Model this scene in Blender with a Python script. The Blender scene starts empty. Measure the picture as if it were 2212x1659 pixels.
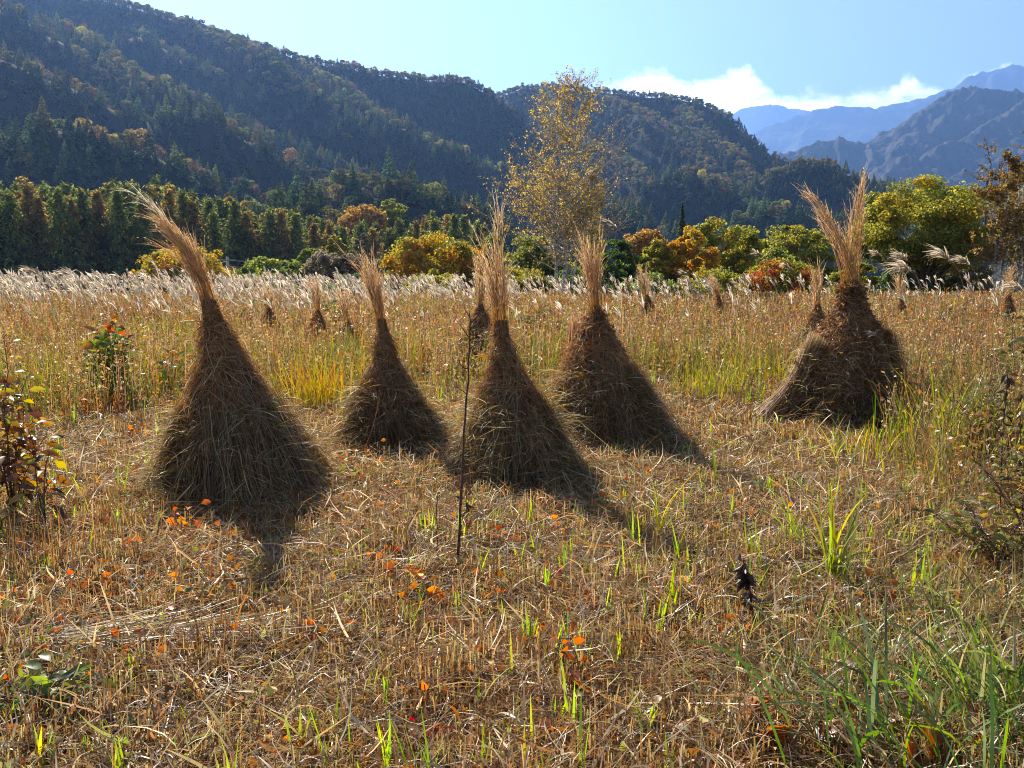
import bpy, math, random
import numpy as np
from mathutils import Vector

SC = bpy.context.scene
COL = SC.collection
R = math.radians

# ------------------------------------------------------------------ camera, sky, sun, exposure
CAM_H = 1.6
PITCH = 7.57
F = 1840.0                      # focal length in units of a 2212 px wide picture
cam_d = bpy.data.cameras.new('camera')
cam_d.sensor_width = 36.0
cam_d.lens = 36.0 * F / 2212.0
cam_d.clip_start = 0.05
cam_d.clip_end = 60000
cam = bpy.data.objects.new('camera', cam_d)
COL.objects.link(cam)
cam.location = (0, 0, CAM_H)
cam.rotation_euler = (R(90 - PITCH), 0, 0)
SC.camera = cam

SUN_EL, SUN_AZ = 37.0, -29.0    # azimuth clockwise from +Y
world = bpy.data.worlds.new('World')
SC.world = world
world.use_nodes = True
WN, WL = world.node_tree.nodes, world.node_tree.links
WN.clear()


def wnode(t, **kw):
    n = WN.new(t)
    for k, v in kw.items():
        setattr(n, k, v)
    return n


def wmath(op, a, b=None, clamp=False):
    n = WN.new('ShaderNodeMath'); n.operation = op; n.use_clamp = clamp
    for i, s in enumerate((a, b)):
        if s is None:
            continue
        if isinstance(s, (int, float)):
            n.inputs[i].default_value = s
        else:
            WL.new(s, n.inputs[i])
    return n.outputs[0]


sky = wnode('ShaderNodeTexSky', sky_type='NISHITA', sun_disc=False)
sky.sun_elevation = R(SUN_EL)
sky.sun_rotation = R(SUN_AZ % 360)
sky.altitude = 900
sky.air_density = 1.0
sky.dust_density = 0.3
sky.ozone_density = 1.2
tc = wnode('ShaderNodeTexCoord')
sep = wnode('ShaderNodeSeparateXYZ')
WL.new(tc.outputs['Generated'], sep.inputs[0])
yy = wmath('MAXIMUM', sep.outputs['Y'], 0.02)
cx = wmath('DIVIDE', sep.outputs['X'], yy)
cz = wmath('DIVIDE', sep.outputs['Z'], yy)
comb = wnode('ShaderNodeCombineXYZ')
WL.new(cx, comb.inputs[0]); WL.new(cz, comb.inputs[1])
fc = wnode('ShaderNodeFloatCurve')
cm = fc.mapping
tops = [(0.0, 0.05), (0.075, 0.16), (0.095, 0.211), (0.13, 0.222), (0.17, 0.231), (0.1995, 0.224), (0.225, 0.232), (0.2535, 0.238), (0.274, 0.228),
        (0.29, 0.214), (0.31, 0.2115), (0.352, 0.212), (0.39, 0.213), (0.416, 0.219), (0.448, 0.229), (0.469, 0.224),
        (0.512, 0.226), (0.549, 0.233), (0.58, 0.241), (0.66, 0.25), (1.0, 0.12)]
cur = cm.curves[0]
for i, (x, y) in enumerate(tops):
    if i == 0:
        cur.points[0].location = (x, y)
    elif i == len(tops) - 1:
        cur.points[len(cur.points) - 1].location = (x, y)
    else:
        cur.points.new(x, y)
cm.update()
WL.new(cx, fc.inputs['Value'])
cn = wnode('ShaderNodeTexNoise'); cn.inputs['Scale'].default_value = 21; cn.inputs['Detail'].default_value = 7; cn.inputs['Roughness'].default_value = 0.6
WL.new(comb.outputs[0], cn.inputs['Vector'])
edge = wmath('SUBTRACT', wmath('SUBTRACT', fc.outputs[0], 0.006), cz)
edge = wmath('ADD', edge, wmath('MULTIPLY', wmath('SUBTRACT', cn.outputs['Fac'], 0.53), 0.075))
mask = wmath('DIVIDE', edge, 0.012, True)
mask = wmath('MULTIPLY', mask, wmath('GREATER_THAN', sep.outputs['Y'], 0.05))
cn2 = wnode('ShaderNodeTexNoise'); cn2.inputs['Scale'].default_value = 26; cn2.inputs['Detail'].default_value = 5
mp = wnode('ShaderNodeMapping'); mp.inputs['Location'].default_value = (3.1, 1.7, 0.4); mp.inputs['Scale'].default_value = (0.8, 1.7, 1)
WL.new(comb.outputs[0], mp.inputs['Vector']); WL.new(mp.outputs[0], cn2.inputs['Vector'])
thin = wnode('ShaderNodeMapRange'); thin.inputs['From Min'].default_value = 0.33; thin.inputs['From Max'].default_value = 0.54
WL.new(cn2.outputs['Fac'], thin.inputs['Value'])
cramp = wnode('ShaderNodeMix', data_type='RGBA')
cramp.inputs['A'].default_value = (5.2, 6.1, 7.4, 1)
cramp.inputs['B'].default_value = (17.0, 16.7, 16.2, 1)
WL.new(thin.outputs[0], cramp.inputs['Factor'])
cmix = wnode('ShaderNodeMix', data_type='RGBA')
WL.new(mask, cmix.inputs['Factor'])
whs = wnode('ShaderNodeHueSaturation')
whs.inputs['Saturation'].default_value = 0.80
whs.inputs['Value'].default_value = 0.84
WL.new(sky.outputs[0], whs.inputs['Color'])
WL.new(whs.outputs[0], cmix.inputs['A'])
WL.new(cramp.outputs['Result'], cmix.inputs['B'])
bg = wnode('ShaderNodeBackground')
bg.inputs['Strength'].default_value = 0.06
WL.new(cmix.outputs['Result'], bg.inputs['Color'])
wo = wnode('ShaderNodeOutputWorld')
WL.new(bg.outputs[0], wo.inputs['Surface'])

sun_d = bpy.data.lights.new('sun', 'SUN')
sun_d.energy = 5.0
sun_d.angle = R(0.53)
sun_d.color = (1.0, 0.90, 0.75)
sun = bpy.data.objects.new('sun', sun_d)
COL.objects.link(sun)
SUNV = Vector((math.sin(R(SUN_AZ)) * math.cos(R(SUN_EL)), math.cos(R(SUN_AZ)) * math.cos(R(SUN_EL)), math.sin(R(SUN_EL))))
sun.rotation_euler = SUNV.to_track_quat('Z', 'Y').to_euler()
sun.location = (0, 0, 60)

vs = SC.view_settings
vs.view_transform = 'Standard'
vs.look = 'None'
vs.exposure = 1.58
vs.gamma = 1.0
vs.use_curve_mapping = False
cy = SC.cycles
cy.max_bounces = 6
cy.diffuse_bounces = 3
cy.glossy_bounces = 2
cy.transmission_bounces = 4
cy.volume_bounces = 0
cy.transparent_max_bounces = 4
cy.caustics_reflective = False
cy.caustics_refractive = False
cy.use_denoising = True
cy.denoising_prefilter = 'NONE'
cy.filter_width = 1.0
try:
    cy.denoiser = 'OPENIMAGEDENOISE'
except Exception:
    pass

# ------------------------------------------------------------------ helpers
cp, sp_ = math.cos(R(PITCH)), math.sin(R(PITCH))


def ray(u, v):
    xc, yc = (u - 1106.0) / F, (829.5 - v) / F
    return np.array([xc, cp + yc * sp_, -sp_ + yc * cp])


def at(u, v, d):
    """world point seen in picture direction (u, v) at distance d ahead"""
    r = ray(u, v)
    return np.array([0, 0, CAM_H]) + r * (d / r[1])


def on_ground(u, v):
    r = ray(u, v)
    t = -CAM_H / r[2]
    return np.array([r[0] * t, r[1] * t, 0.0])


def _hash(ix, iy, seed):
    h = (ix.astype(np.int64) * 374761393 + iy.astype(np.int64) * 668265263 + seed * 974634541) & 0xFFFFFFFF
    h = ((h ^ (h >> 13)) * 1274126177) & 0xFFFFFFFF
    return ((h ^ (h >> 16)) & 0xFFFF) / 65535.0


def vnoise(x, y, seed=0):
    x = np.asarray(x, float); y = np.asarray(y, float)
    ix, iy = np.floor(x), np.floor(y)
    fx, fy = x - ix, y - iy
    fx = fx * fx * (3 - 2 * fx); fy = fy * fy * (3 - 2 * fy)
    a, b = _hash(ix, iy, seed), _hash(ix + 1, iy, seed)
    c, d = _hash(ix, iy + 1, seed), _hash(ix + 1, iy + 1, seed)
    return (a * (1 - fx) + b * fx) * (1 - fy) + (c * (1 - fx) + d * fx) * fy


def fbm(x, y, wl, octv=4, seed=0):
    s, amp, tot = 0.0, 1.0, 0.0
    for o in range(octv):
        s = s + amp * vnoise(np.asarray(x) / wl * 2 ** o, np.asarray(y) / wl * 2 ** o, seed + o * 17)
        tot += amp
        amp *= 0.5
    return s / tot           # 0..1


def sstep(a, b, x):
    t = np.clip((np.asarray(x, float) - a) / (b - a), 0, 1)
    return t * t * (3 - 2 * t)


def nrm(v):
    return v / np.maximum(np.linalg.norm(v, axis=-1, keepdims=True), 1e-9)


ALB = 1.0
RAW = ('forest_leaf',)


class Batch:
    """collects quads and triangles with a colour per vertex and links them as ONE mesh object"""

    def __init__(self):
        self.v, self.q, self.c, self.n = [], [], [], 0

    def add(self, verts, quads, cols):
        verts = np.asarray(verts, np.float32).reshape(-1, 3)
        self.v.append(verts)
        self.q.append(np.asarray(quads, np.int64).reshape(-1, 4) + self.n)
        self.c.append(np.broadcast_to(np.asarray(cols, np.float32), (len(verts), 3)))
        self.n += len(verts)

    def ribbons(self, P, W, side, col, tipcol=None):
        P = np.asarray(P, float); n, k = P.shape[:2]
        W = np.broadcast_to(np.asarray(W, float), (n, k))
        side = np.asarray(side, float)
        if side.ndim == 2:
            side = side[:, None, :]
        off = side * (W[..., None] * 0.5)
        V = np.stack([P - off, P + off], 2)
        base = (np.arange(n)[:, None] * k + np.arange(k - 1)[None, :]) * 2
        Q = np.stack([base, base + 1, base + 3, base + 2], -1)
        col = np.broadcast_to(np.asarray(col, float), (n, 3))
        if tipcol is None:
            C = np.repeat(col, k * 2, 0)
        else:
            t = np.linspace(0, 1, k)[None, :, None]
            C = col[:, None, :] * (1 - t) + np.broadcast_to(np.asarray(tipcol, float), (n, 3))[:, None, :] * t
            C = np.repeat(C.reshape(-1, 3), 2, 0)
        self.add(V, Q, C)

    def leaves(self, p, ax, up, L, W, col, fold=0.25):
        """pointed leaves: p base point, ax axis, up roughly the leaf normal"""
        n = len(p)
        ax = nrm(ax); sd = nrm(np.cross(ax, up)); nn = np.cross(sd, ax)
        L = np.broadcast_to(np.asarray(L, float), (n,))[:, None]; W = np.broadcast_to(np.asarray(W, float), (n,))[:, None]
        a = p
        m1 = p + ax * L * 0.42 + nn * L * 0.06
        l1 = p + ax * L * 0.38 - sd * W * 0.5 + nn * W * fold
        r1 = p + ax * L * 0.38 + sd * W * 0.5 + nn * W * fold
        l2 = p + ax * L * 0.72 - sd * W * 0.33 + nn * W * fold * 0.5
        r2 = p + ax * L * 0.72 + sd * W * 0.33 + nn * W * fold * 0.5
        t = p + ax * L - nn * L * 0.12
        V = np.stack([a, l1, m1, r1, l2, r2, t], 1)
        b = np.arange(n)[:, None] * 7
        Q = np.concatenate([b + np.array([[0, 3, 2, 1]]), b + np.array([[1, 2, 6, 4]]), b + np.array([[2, 3, 5, 6]])], 0)
        C = np.repeat(np.broadcast_to(col, (n, 3)), 7, 0)
        self.add(V, Q, C)

    def quads(self, p, ax, sd, L, W, col):
        """small diamond leaf faces centred on p"""
        n = len(p)
        L = np.broadcast_to(np.asarray(L, float), (n,))[:, None] * 0.5
        W = np.broadcast_to(np.asarray(W, float), (n,))[:, None] * 0.5
        V = np.stack([p - ax * L, p + sd * W - ax * L * 0.1, p + ax * L, p - sd * W - ax * L * 0.1], 1)
        Q = np.arange(n * 4).reshape(n, 4)
        self.add(V, Q, np.repeat(np.broadcast_to(col, (n, 3)), 4, 0))

    def tube(self, pts, rad, col, sides=6):
        pts = np.asarray(pts, float); k = len(pts)
        rad = np.broadcast_to(np.asarray(rad, float), (k,))
        t = nrm(np.gradient(pts, axis=0))
        ref = np.array([0.31, 0.93, 0.17]) if abs(t[0][2]) > 0.6 else np.array([0.1, 0.2, 1.0])
        s = nrm(np.cross(t, ref)); w = np.cross(t, s)
        a = np.linspace(0, 2 * np.pi, sides, endpoint=False)
        V = pts[:, None, :] + rad[:, None, None] * (np.cos(a)[None, :, None] * s[:, None, :] + np.sin(a)[None, :, None] * w[:, None, :])
        i = np.arange(k - 1)[:, None] * sides; j = np.arange(sides)[None, :]; j2 = (j + 1) % sides
        Q = np.stack([i + j, i + j2, i + sides + j2, i + sides + j], -1)
        self.add(V, Q, col)
        cap = np.arange(sides)
        for row in (0, k - 1):
            for m in range(1, sides - 2, 2):
                self.q.append(np.array([[0, m, m + 1, m + 2]]) + row * sides + self.n - k * sides)

    def mesh(self, name, mat):
        V = np.concatenate(self.v); Q = np.concatenate(self.q); C = np.concatenate(self.c)
        me = bpy.data.meshes.new(name)
        me.vertices.add(len(V)); me.vertices.foreach_set('co', V.astype(np.float32).ravel())
        nq = len(Q)
        me.loops.add(nq * 4); me.loops.foreach_set('vertex_index', Q.astype(np.int32).ravel())
        me.polygons.add(nq)
        me.polygons.foreach_set('loop_start', (np.arange(nq) * 4).astype(np.int32))
        at_ = me.attributes.new('Col', 'FLOAT_COLOR', 'POINT')
        rgba = np.ones((len(V), 4), np.float32); rgba[:, :3] = C * (1.0 if mat.name in RAW else ALB)
        at_.data.foreach_set('color', rgba.ravel())
        me.materials.append(mat)
        me.update(calc_edges=True)
        return me

    def build(self, name, mat, parent=None):
        o = bpy.data.objects.new(name, self.mesh(name, mat))
        COL.objects.link(o)
        if parent is not None:
            o.parent = parent
        return o


def tag(o, label=None, cat=None, group=None, kind=None):
    if label: o['label'] = label
    if cat: o['category'] = cat
    if group: o['group'] = group
    if kind: o['kind'] = kind
    return o


def empty(name, loc, label, cat, group=None):
    o = bpy.data.objects.new(name, None)
    COL.objects.link(o)
    o.location = tuple(float(c) for c in loc)
    o.empty_display_size = 0.2
    return tag(o, label, cat, group)


def pick(rng, n, pal, w=None, jit=0.18):
    pal = np.asarray(pal, float)
    w = None if w is None else np.asarray(w, float) / np.sum(w)
    c = pal[rng.choice(len(pal), n, p=w)]
    return np.clip(c * (1 + rng.normal(0, jit, (n, 1))) * (1 + rng.normal(0, jit * 0.3, (n, 3))), 0.004, 0.9)


def rdir(rng, n):
    return nrm(rng.normal(0, 1, (n, 3)))


def arcs(rng, root, az, L, tilt, bend, k=5, wob=0.0):
    """bending blades: tilt from the vertical at the root, bend added towards the tip"""
    n = len(root)
    t = np.linspace(0, 1, k)[None, :]
    th = np.asarray(tilt)[:, None] + np.asarray(bend)[:, None] * t ** 1.3
    st = (np.asarray(L) / (k - 1))[:, None]
    r = np.cumsum(np.sin(th) * st, 1); z = np.cumsum(np.cos(th) * st, 1)
    r = np.concatenate([np.zeros((n, 1)), r[:, :-1]], 1); z = np.concatenate([np.zeros((n, 1)), z[:, :-1]], 1)
    a = np.asarray(az)[:, None]
    if wob:
        a = a + rng.normal(0, wob, (n, 1)) * t
    P = np.stack([root[:, None, 0] + r * np.cos(a), root[:, None, 1] + r * np.sin(a), root[:, None, 2] + z], -1)
    tw = rng.normal(0, 0.6, n)
    az = np.asarray(az)
    side = np.stack([-np.sin(az) * np.cos(tw), np.cos(az) * np.cos(tw), np.sin(tw)], -1)
    return P, side


# ------------------------------------------------------------------ materials
def new_mat(name):
    m = bpy.data.materials.new(name)
    m.use_nodes = True
    nt = m.node_tree
    nt.nodes.clear()
    out = nt.nodes.new('ShaderNodeOutputMaterial')
    return m, nt, out


def leaf_mat(name, trans=0.5, gloss=0.06, rough=0.4, inst=False, vary=0.25, vscale=30.0, tsat=1.0):
    """colour per blade or leaf, light passing through, a faint sheen"""
    m, nt, out = new_mat(name)
    N, L = nt.nodes, nt.links
    a = N.new('ShaderNodeAttribute'); a.attribute_name = 'Col'
    col = a.outputs['Color']
    if inst:
        b = N.new('ShaderNodeAttribute'); b.attribute_type = 'INSTANCER'; b.attribute_name = 'tint'
        mx = N.new('ShaderNodeMix'); mx.data_type = 'RGBA'; mx.blend_type = 'MULTIPLY'
        mx.inputs['Factor'].default_value = 1
        L.new(col, mx.inputs['A']); L.new(b.outputs['Color'], mx.inputs['B'])
        col = mx.outputs['Result']
    else:
        tcn = N.new('ShaderNodeTexCoord')
        ns = N.new('ShaderNodeTexNoise'); ns.inputs['Scale'].default_value = vscale; ns.inputs['Detail'].default_value = 2
        L.new(tcn.outputs['Object'], ns.inputs['Vector'])
        mr = N.new('ShaderNodeMapRange'); mr.inputs['To Min'].default_value = 1 - vary * 1.6; mr.inputs['To Max'].default_value = 1 + vary * 1.6
        L.new(ns.outputs['Fac'], mr.inputs['Value'])
        mx = N.new('ShaderNodeMix'); mx.data_type = 'RGBA'; mx.blend_type = 'MULTIPLY'; mx.inputs['Factor'].default_value = 1
        cb = N.new('ShaderNodeCombineColor')
        for i in range(3):
            L.new(mr.outputs[0], cb.inputs[i])
        L.new(col, mx.inputs['A']); L.new(cb.outputs[0], mx.inputs['B'])
        col = mx.outputs['Result']
    d = N.new('ShaderNodeBsdfDiffuse'); t = N.new('ShaderNodeBsdfTranslucent'); g = N.new('ShaderNodeBsdfGlossy')
    g.inputs['Roughness'].default_value = rough
    g.inputs['Color'].default_value = (0.9, 0.9, 0.9, 1)
    L.new(col, d.inputs['Color'])
    if tsat != 1.0:
        hs = N.new('ShaderNodeHueSaturation'); hs.inputs['Saturation'].default_value = tsat; hs.inputs['Value'].default_value = 1.15
        L.new(col, hs.inputs['Color']); L.new(hs.outputs[0], t.inputs['Color'])
    else:
        L.new(col, t.inputs['Color'])
    m1 = N.new('ShaderNodeMixShader'); m1.inputs[0].default_value = trans
    L.new(d.outputs[0], m1.inputs[1]); L.new(t.outputs[0], m1.inputs[2])
    m2 = N.new('ShaderNodeMixShader'); m2.inputs[0].default_value = gloss
    L.new(m1.outputs[0], m2.inputs[1]); L.new(g.outputs[0], m2.inputs[2])
    L.new(m2.outputs[0], out.inputs['Surface'])
    return m


def bark_mat(name, c1, c2, scale=6, stretch=(1, 1, 6)):
    m, nt, out = new_mat(name)
    N, L = nt.nodes, nt.links
    tcn = N.new('ShaderNodeTexCoord'); mpn = N.new('ShaderNodeMapping'); mpn.inputs['Scale'].default_value = stretch
    ns = N.new('ShaderNodeTexNoise'); ns.inputs['Scale'].default_value = scale; ns.inputs['Detail'].default_value = 5
    L.new(tcn.outputs['Object'], mpn.inputs['Vector']); L.new(mpn.outputs[0], ns.inputs['Vector'])
    cr = N.new('ShaderNodeValToRGB')
    cr.color_ramp.elements[0].position = 0.4; cr.color_ramp.elements[0].color = (*c1, 1)
    cr.color_ramp.elements[1].position = 0.6; cr.color_ramp.elements[1].color = (*c2, 1)
    L.new(ns.outputs['Fac'], cr.inputs['Fac'])
    p = N.new('ShaderNodeBsdfPrincipled'); p.inputs['Roughness'].default_value = 0.85
    L.new(cr.outputs[0], p.inputs['Base Color'])
    bp = N.new('ShaderNodeBump'); bp.inputs['Strength'].default_value = 0.4; bp.inputs['Distance'].default_value = 0.02
    L.new(ns.outputs['Fac'], bp.inputs['Height']); L.new(bp.outputs[0], p.inputs['Normal'])
    L.new(p.outputs[0], out.inputs['Surface'])
    return m


def ground_mat(name, cols, scales, bump=0.5, bdist=0.05):
    """three soil / vegetation colours mixed by noise at several scales"""
    m, nt, out = new_mat(name)
    N, L = nt.nodes, nt.links
    tcn = N.new('ShaderNodeTexCoord')
    last = None
    hs = []
    for i, (c, s) in enumerate(zip(cols[1:], scales)):
        ns = N.new('ShaderNodeTexNoise'); ns.inputs['Scale'].default_value = s; ns.inputs['Detail'].default_value = 6; ns.inputs['Roughness'].default_value = 0.65
        L.new(tcn.outputs['Object'], ns.inputs['Vector'])
        mr = N.new('ShaderNodeMapRange'); mr.inputs['From Min'].default_value = 0.42; mr.inputs['From Max'].default_value = 0.62
        L.new(ns.outputs['Fac'], mr.inputs['Value'])
        mx = N.new('ShaderNodeMix'); mx.data_type = 'RGBA'
        L.new(mr.outputs[0], mx.inputs['Factor'])
        if last is None:
            mx.inputs['A'].default_value = (*cols[0], 1)
        else:
            L.new(last, mx.inputs['A'])
        mx.inputs['B'].default_value = (*c, 1)
        last = mx.outputs['Result']
        hs.append(ns)
    p = N.new('ShaderNodeBsdfPrincipled'); p.inputs['Roughness'].default_value = 0.95
    p.inputs['Specular IOR Level'].default_value = 0.1
    L.new(last, p.inputs['Base Color'])
    bp = N.new('ShaderNodeBump'); bp.inputs['Strength'].default_value = bump; bp.inputs['Distance'].default_value = bdist
    L.new(hs[-1].outputs['Fac'], bp.inputs['Height']); L.new(bp.outputs[0], p.inputs['Normal'])
    L.new(p.outputs[0], out.inputs['Surface'])
    return m


M_STRAW = leaf_mat('dry_straw', 0.56, 0.045, 0.42, vscale=18, tsat=1.12)
M_GRASS = leaf_mat('grass_blade', 0.62, 0.04, 0.4, vscale=6, tsat=1.2)
M_STOOK = leaf_mat('stook_straw', 0.5, 0.035, 0.42, vscale=9, vary=0.35, tsat=1.25)
M_FLUFF = leaf_mat('plume_fluff', 0.6, 0.02, 0.5, vscale=5, vary=0.1)
M_LEAF = leaf_mat('broad_leaf', 0.6, 0.035, 0.38, vscale=9, tsat=1.2)
M_TREELEAF = leaf_mat('tree_leaf', 0.58, 0.015, 0.4, vscale=1.1, vary=0.22, tsat=1.1)
M_NEEDLE = leaf_mat('larch_needles', 0.52, 0.0, 0.5, vscale=0.4, vary=0.25)
M_FOREST = leaf_mat('forest_leaf', 0.42, 0.0, 0.6, inst=True)
M_BARK = bark_mat('dark_bark', (0.035, 0.027, 0.02), (0.09, 0.07, 0.055))
M_BIRCH = bark_mat('birch_bark', (0.16, 0.13, 0.11), (0.62, 0.58, 0.53), 5, (1, 1, 2.5))
M_STEM = bark_mat('weed_stem', (0.06, 0.03, 0.018), (0.14, 0.07, 0.04), 20, (1, 1, 3))
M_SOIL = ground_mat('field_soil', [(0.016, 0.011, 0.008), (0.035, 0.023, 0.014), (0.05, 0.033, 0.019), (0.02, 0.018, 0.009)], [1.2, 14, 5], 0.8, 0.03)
M_HILL = ground_mat('hill_floor', [(0.022, 0.024, 0.014), (0.035, 0.03, 0.018), (0.022, 0.028, 0.012)], [0.02, 0.15], 0.5, 1.0)
M_MOUNT = ground_mat('mountain_wood', [(0.03, 0.035, 0.026), (0.065, 0.052, 0.036), (0.035, 0.036, 0.026)], [0.006, 0.03], 1.0, 9.0)

# ------------------------------------------------------------------ terrain
TREE = 9.0
RIDGES = [   # picture direction of the tree tops along each ridge, and its distance
    # skyline of the left mountain
    [(-700, -330, 980), (-300, -190, 930), (0, -95, 900), (160, -40, 880), (290, 2, 870), (430, 42, 860), (560, 88, 860), (640, 108, 865),
     (740, 124, 870), (790, 140, 880), (870, 150, 890), (960, 152, 900), (1040, 182, 905), (1080, 215, 905), (1130, 262, 890), (1190, 330, 860), (1260, 420, 820)],
    # spurs on its face
    [(430, 50, 850), (500, 75, 800), (590, 118, 745), (640, 150, 720), (708, 195, 690), (760, 240, 660)],
    [(640, 112, 860), (720, 160, 800), (800, 215, 740), (880, 250, 690), (960, 300, 660)],
    [(300, 60, 780), (398, 122, 660), (472, 156, 640), (573, 204, 615), (674, 240, 590), (760, 256, 570), (830, 248, 560), (914, 282, 545), (1015, 320, 525), (1123, 356, 505), (1220, 420, 480)],
    [(-500, -160, 640), (-200, -60, 600), (0, 2, 565), (101, 58, 545), (189, 116, 525), (270, 147, 510), (371, 168, 495), (440, 205, 480), (505, 240, 465), (607, 284, 445), (741, 340, 420), (830, 385, 400)],
    [(120, 30, 700), (216, 82, 640), (263, 130, 600), (330, 170, 560)],
    [(-500, -60, 450), (-200, 30, 410), (0, 84, 380), (135, 145, 365), (189, 175, 358), (303, 228, 345), (404, 212, 338), (450, 240, 330), (505, 270, 320), (540, 288, 315), (640, 345, 300), (708, 395, 285)],
    [(-400, 190, 300), (-100, 255, 280), (0, 278, 272), (70, 290, 268), (135, 305, 262), (180, 348, 250), (205, 400, 235)],
    [(150, 240, 330), (219, 268, 300), (286, 274, 292), (350, 305, 284), (404, 340, 276), (505, 362, 262), (556, 402, 248)],
    [(560, 420, 255), (600, 400, 252), (650, 398, 250), (700, 440, 240)],
    [(690, 400, 330), (728, 362, 322), (790, 345, 318), (846, 340, 314), (920, 384, 300), (981, 408, 290), (1040, 440, 275), (1120, 490, 250)],
    # hill in the middle
    [(960, 250, 1300), (1080, 196, 1230), (1130, 178, 1220), (1210, 172, 1210), (1300, 184, 1200), (1430, 193, 1180), (1500, 208, 1160), (1560, 243, 1130), (1620, 288, 1100),
     (1690, 330, 1050), (1760, 380, 990)],
    [(1300, 188, 1190), (1370, 215, 1110), (1420, 245, 1050), (1480, 295, 980), (1540, 350, 920), (1600, 410, 860)],
    [(1180, 180, 1200), (1240, 250, 1020), (1300, 300, 940), (1360, 340, 880), (1420, 400, 820)],
    [(1480, 215, 1150), (1540, 280, 1020), (1600, 320, 940), (1650, 380, 870)],
    [(1430, 375, 720), (1490, 352, 715), (1560, 380, 700), (1640, 440, 670), (1700, 500, 640)],
    [(1570, 450, 790), (1620, 400, 800), (1670, 355, 805), (1720, 334, 805), (1770, 334, 800), (1830, 356, 780), (1900, 388, 750), (1960, 420, 720), (2060, 450, 690), (2200, 480, 660)],
    [(1240, 430, 520), (1310, 428, 515), (1390, 450, 500), (1470, 500, 470)],
    [(1540, 495, 560), (1600, 450, 555), (1700, 425, 550), (1800, 440, 535), (1900, 470, 510), (2050, 480, 480)],
]
for rg in RIDGES:                # near side ridges run slightly away from the viewer as they come down
    d0 = rg[0][2]
    if d0 < 470 or d0 in (640, 780) and rg[0][0] != 640:
        for i_, (u_, v_, d_) in enumerate(rg):
            rg[i_] = (u_, v_, d0 - 0.25 * (d_ - d0) * (1 if d0 < 470 else -0.8))
SEGS = []
for rg in RIDGES:
    pts = [at(u, v, d) - np.array([0, 0, TREE]) for u, v, d in rg]
    for a, b in zip(pts[:-1], pts[1:]):
        SEGS.append((a, b))
SEGS = np.array(SEGS)


def base_z(x, y):
    z = -2.6 * sstep(30, 46, y) - 2.6 * sstep(44, 90, y) - 1.2 * sstep(90, 150, y)
    z = z + 0.10 * (fbm(x, y, 2.6, 3, 5) - 0.5) * sstep(1.5, 6, y) + 0.07 * (fbm(x, y, 0.45, 2, 9) - 0.5)
    z = z - 0.0 * np.asarray(x)
    return z


def hills_z(x, y, slope=1.4):
    x = np.asarray(x, float); y = np.asarray(y, float)
    h = np.full(x.shape, -60.0)
    rd = np.full(x.shape, 1e9)
    wx = x + 34 * (fbm(x, y, 90, 3, 21) - 0.5)
    wy = y + 34 * (fbm(x, y, 90, 3, 33) - 0.5)
    for a, b in SEGS:
        ab = b[:2] - a[:2]; L2 = float(ab @ ab)
        t = np.clip(((wx - a[0]) * ab[0] + (wy - a[1]) * ab[1]) / L2, 0, 1)
        dx = x * 0.35 + wx * 0.65 - (a[0] + ab[0] * t); dy = y * 0.35 + wy * 0.65 - (a[1] + ab[1] * t)
        dist = np.sqrt(dx * dx + dy * dy)
        zt = a[2] + (b[2] - a[2]) * t
        hh = zt - slope * (np.sqrt(dist * dist + 300) - 17.3)
        rd = np.where(hh > h, dist, rd)
        h = np.maximum(h, hh)
    h = h + 7 * (fbm(x, y, 45, 4, 51) - 0.5)
    return h, rd


def height(x, y):
    b = base_z(x, y)
    y = np.asarray(y, float)
    m = y > 150
    if np.any(m):
        h, _ = hills_z(np.asarray(x, float)[m], y[m])
        b = np.array(b, float)
        b[m] = np.maximum(b[m], h)
    return b


def sheet(name, X, Y, Z, mat):
    nr, nc = X.shape
    B = Batch()
    i = np.arange(nr - 1)[:, None] * nc + np.arange(nc - 1)[None, :]
    Q = np.stack([i, i + 1, i + nc + 1, i + nc], -1)
    B.add(np.stack([X, Y, Z], -1), Q, (0.1, 0.1, 0.1))
    o = B.build(name, mat)
    o.data.polygons.foreach_set('use_smooth', np.ones(len(o.data.polygons), bool))
    return o


# near field and valley floor
ys = np.concatenate([np.linspace(-6, 1.5, 10), np.geomspace(1.8, 320, 240)])
ts = np.linspace(-1, 1, 200)
Yg, Tg = np.meshgrid(ys, ts, indexing='ij')
Xg = Tg * (8 + 0.85 * np.maximum(Yg, 0))
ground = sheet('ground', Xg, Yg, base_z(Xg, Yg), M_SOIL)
tag(ground, 'dark soil of the mown field under the straw and grass', 'ground', kind='structure')
# hills
ys = np.geomspace(165, 1750, 260)
ts = np.linspace(-0.86, 0.86, 420)
Yg, Tg = np.meshgrid(ys, ts, indexing='ij')
Xg = Tg * Yg
Zh, _ = hills_z(Xg, Yg)
Zg = np.maximum(Zh, -9.0)
hill = sheet('hillside', Xg, Yg, Zg, M_HILL)
tag(hill, 'steep wooded hillside with side ridges behind the field', 'hillside', kind='structure')


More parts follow.
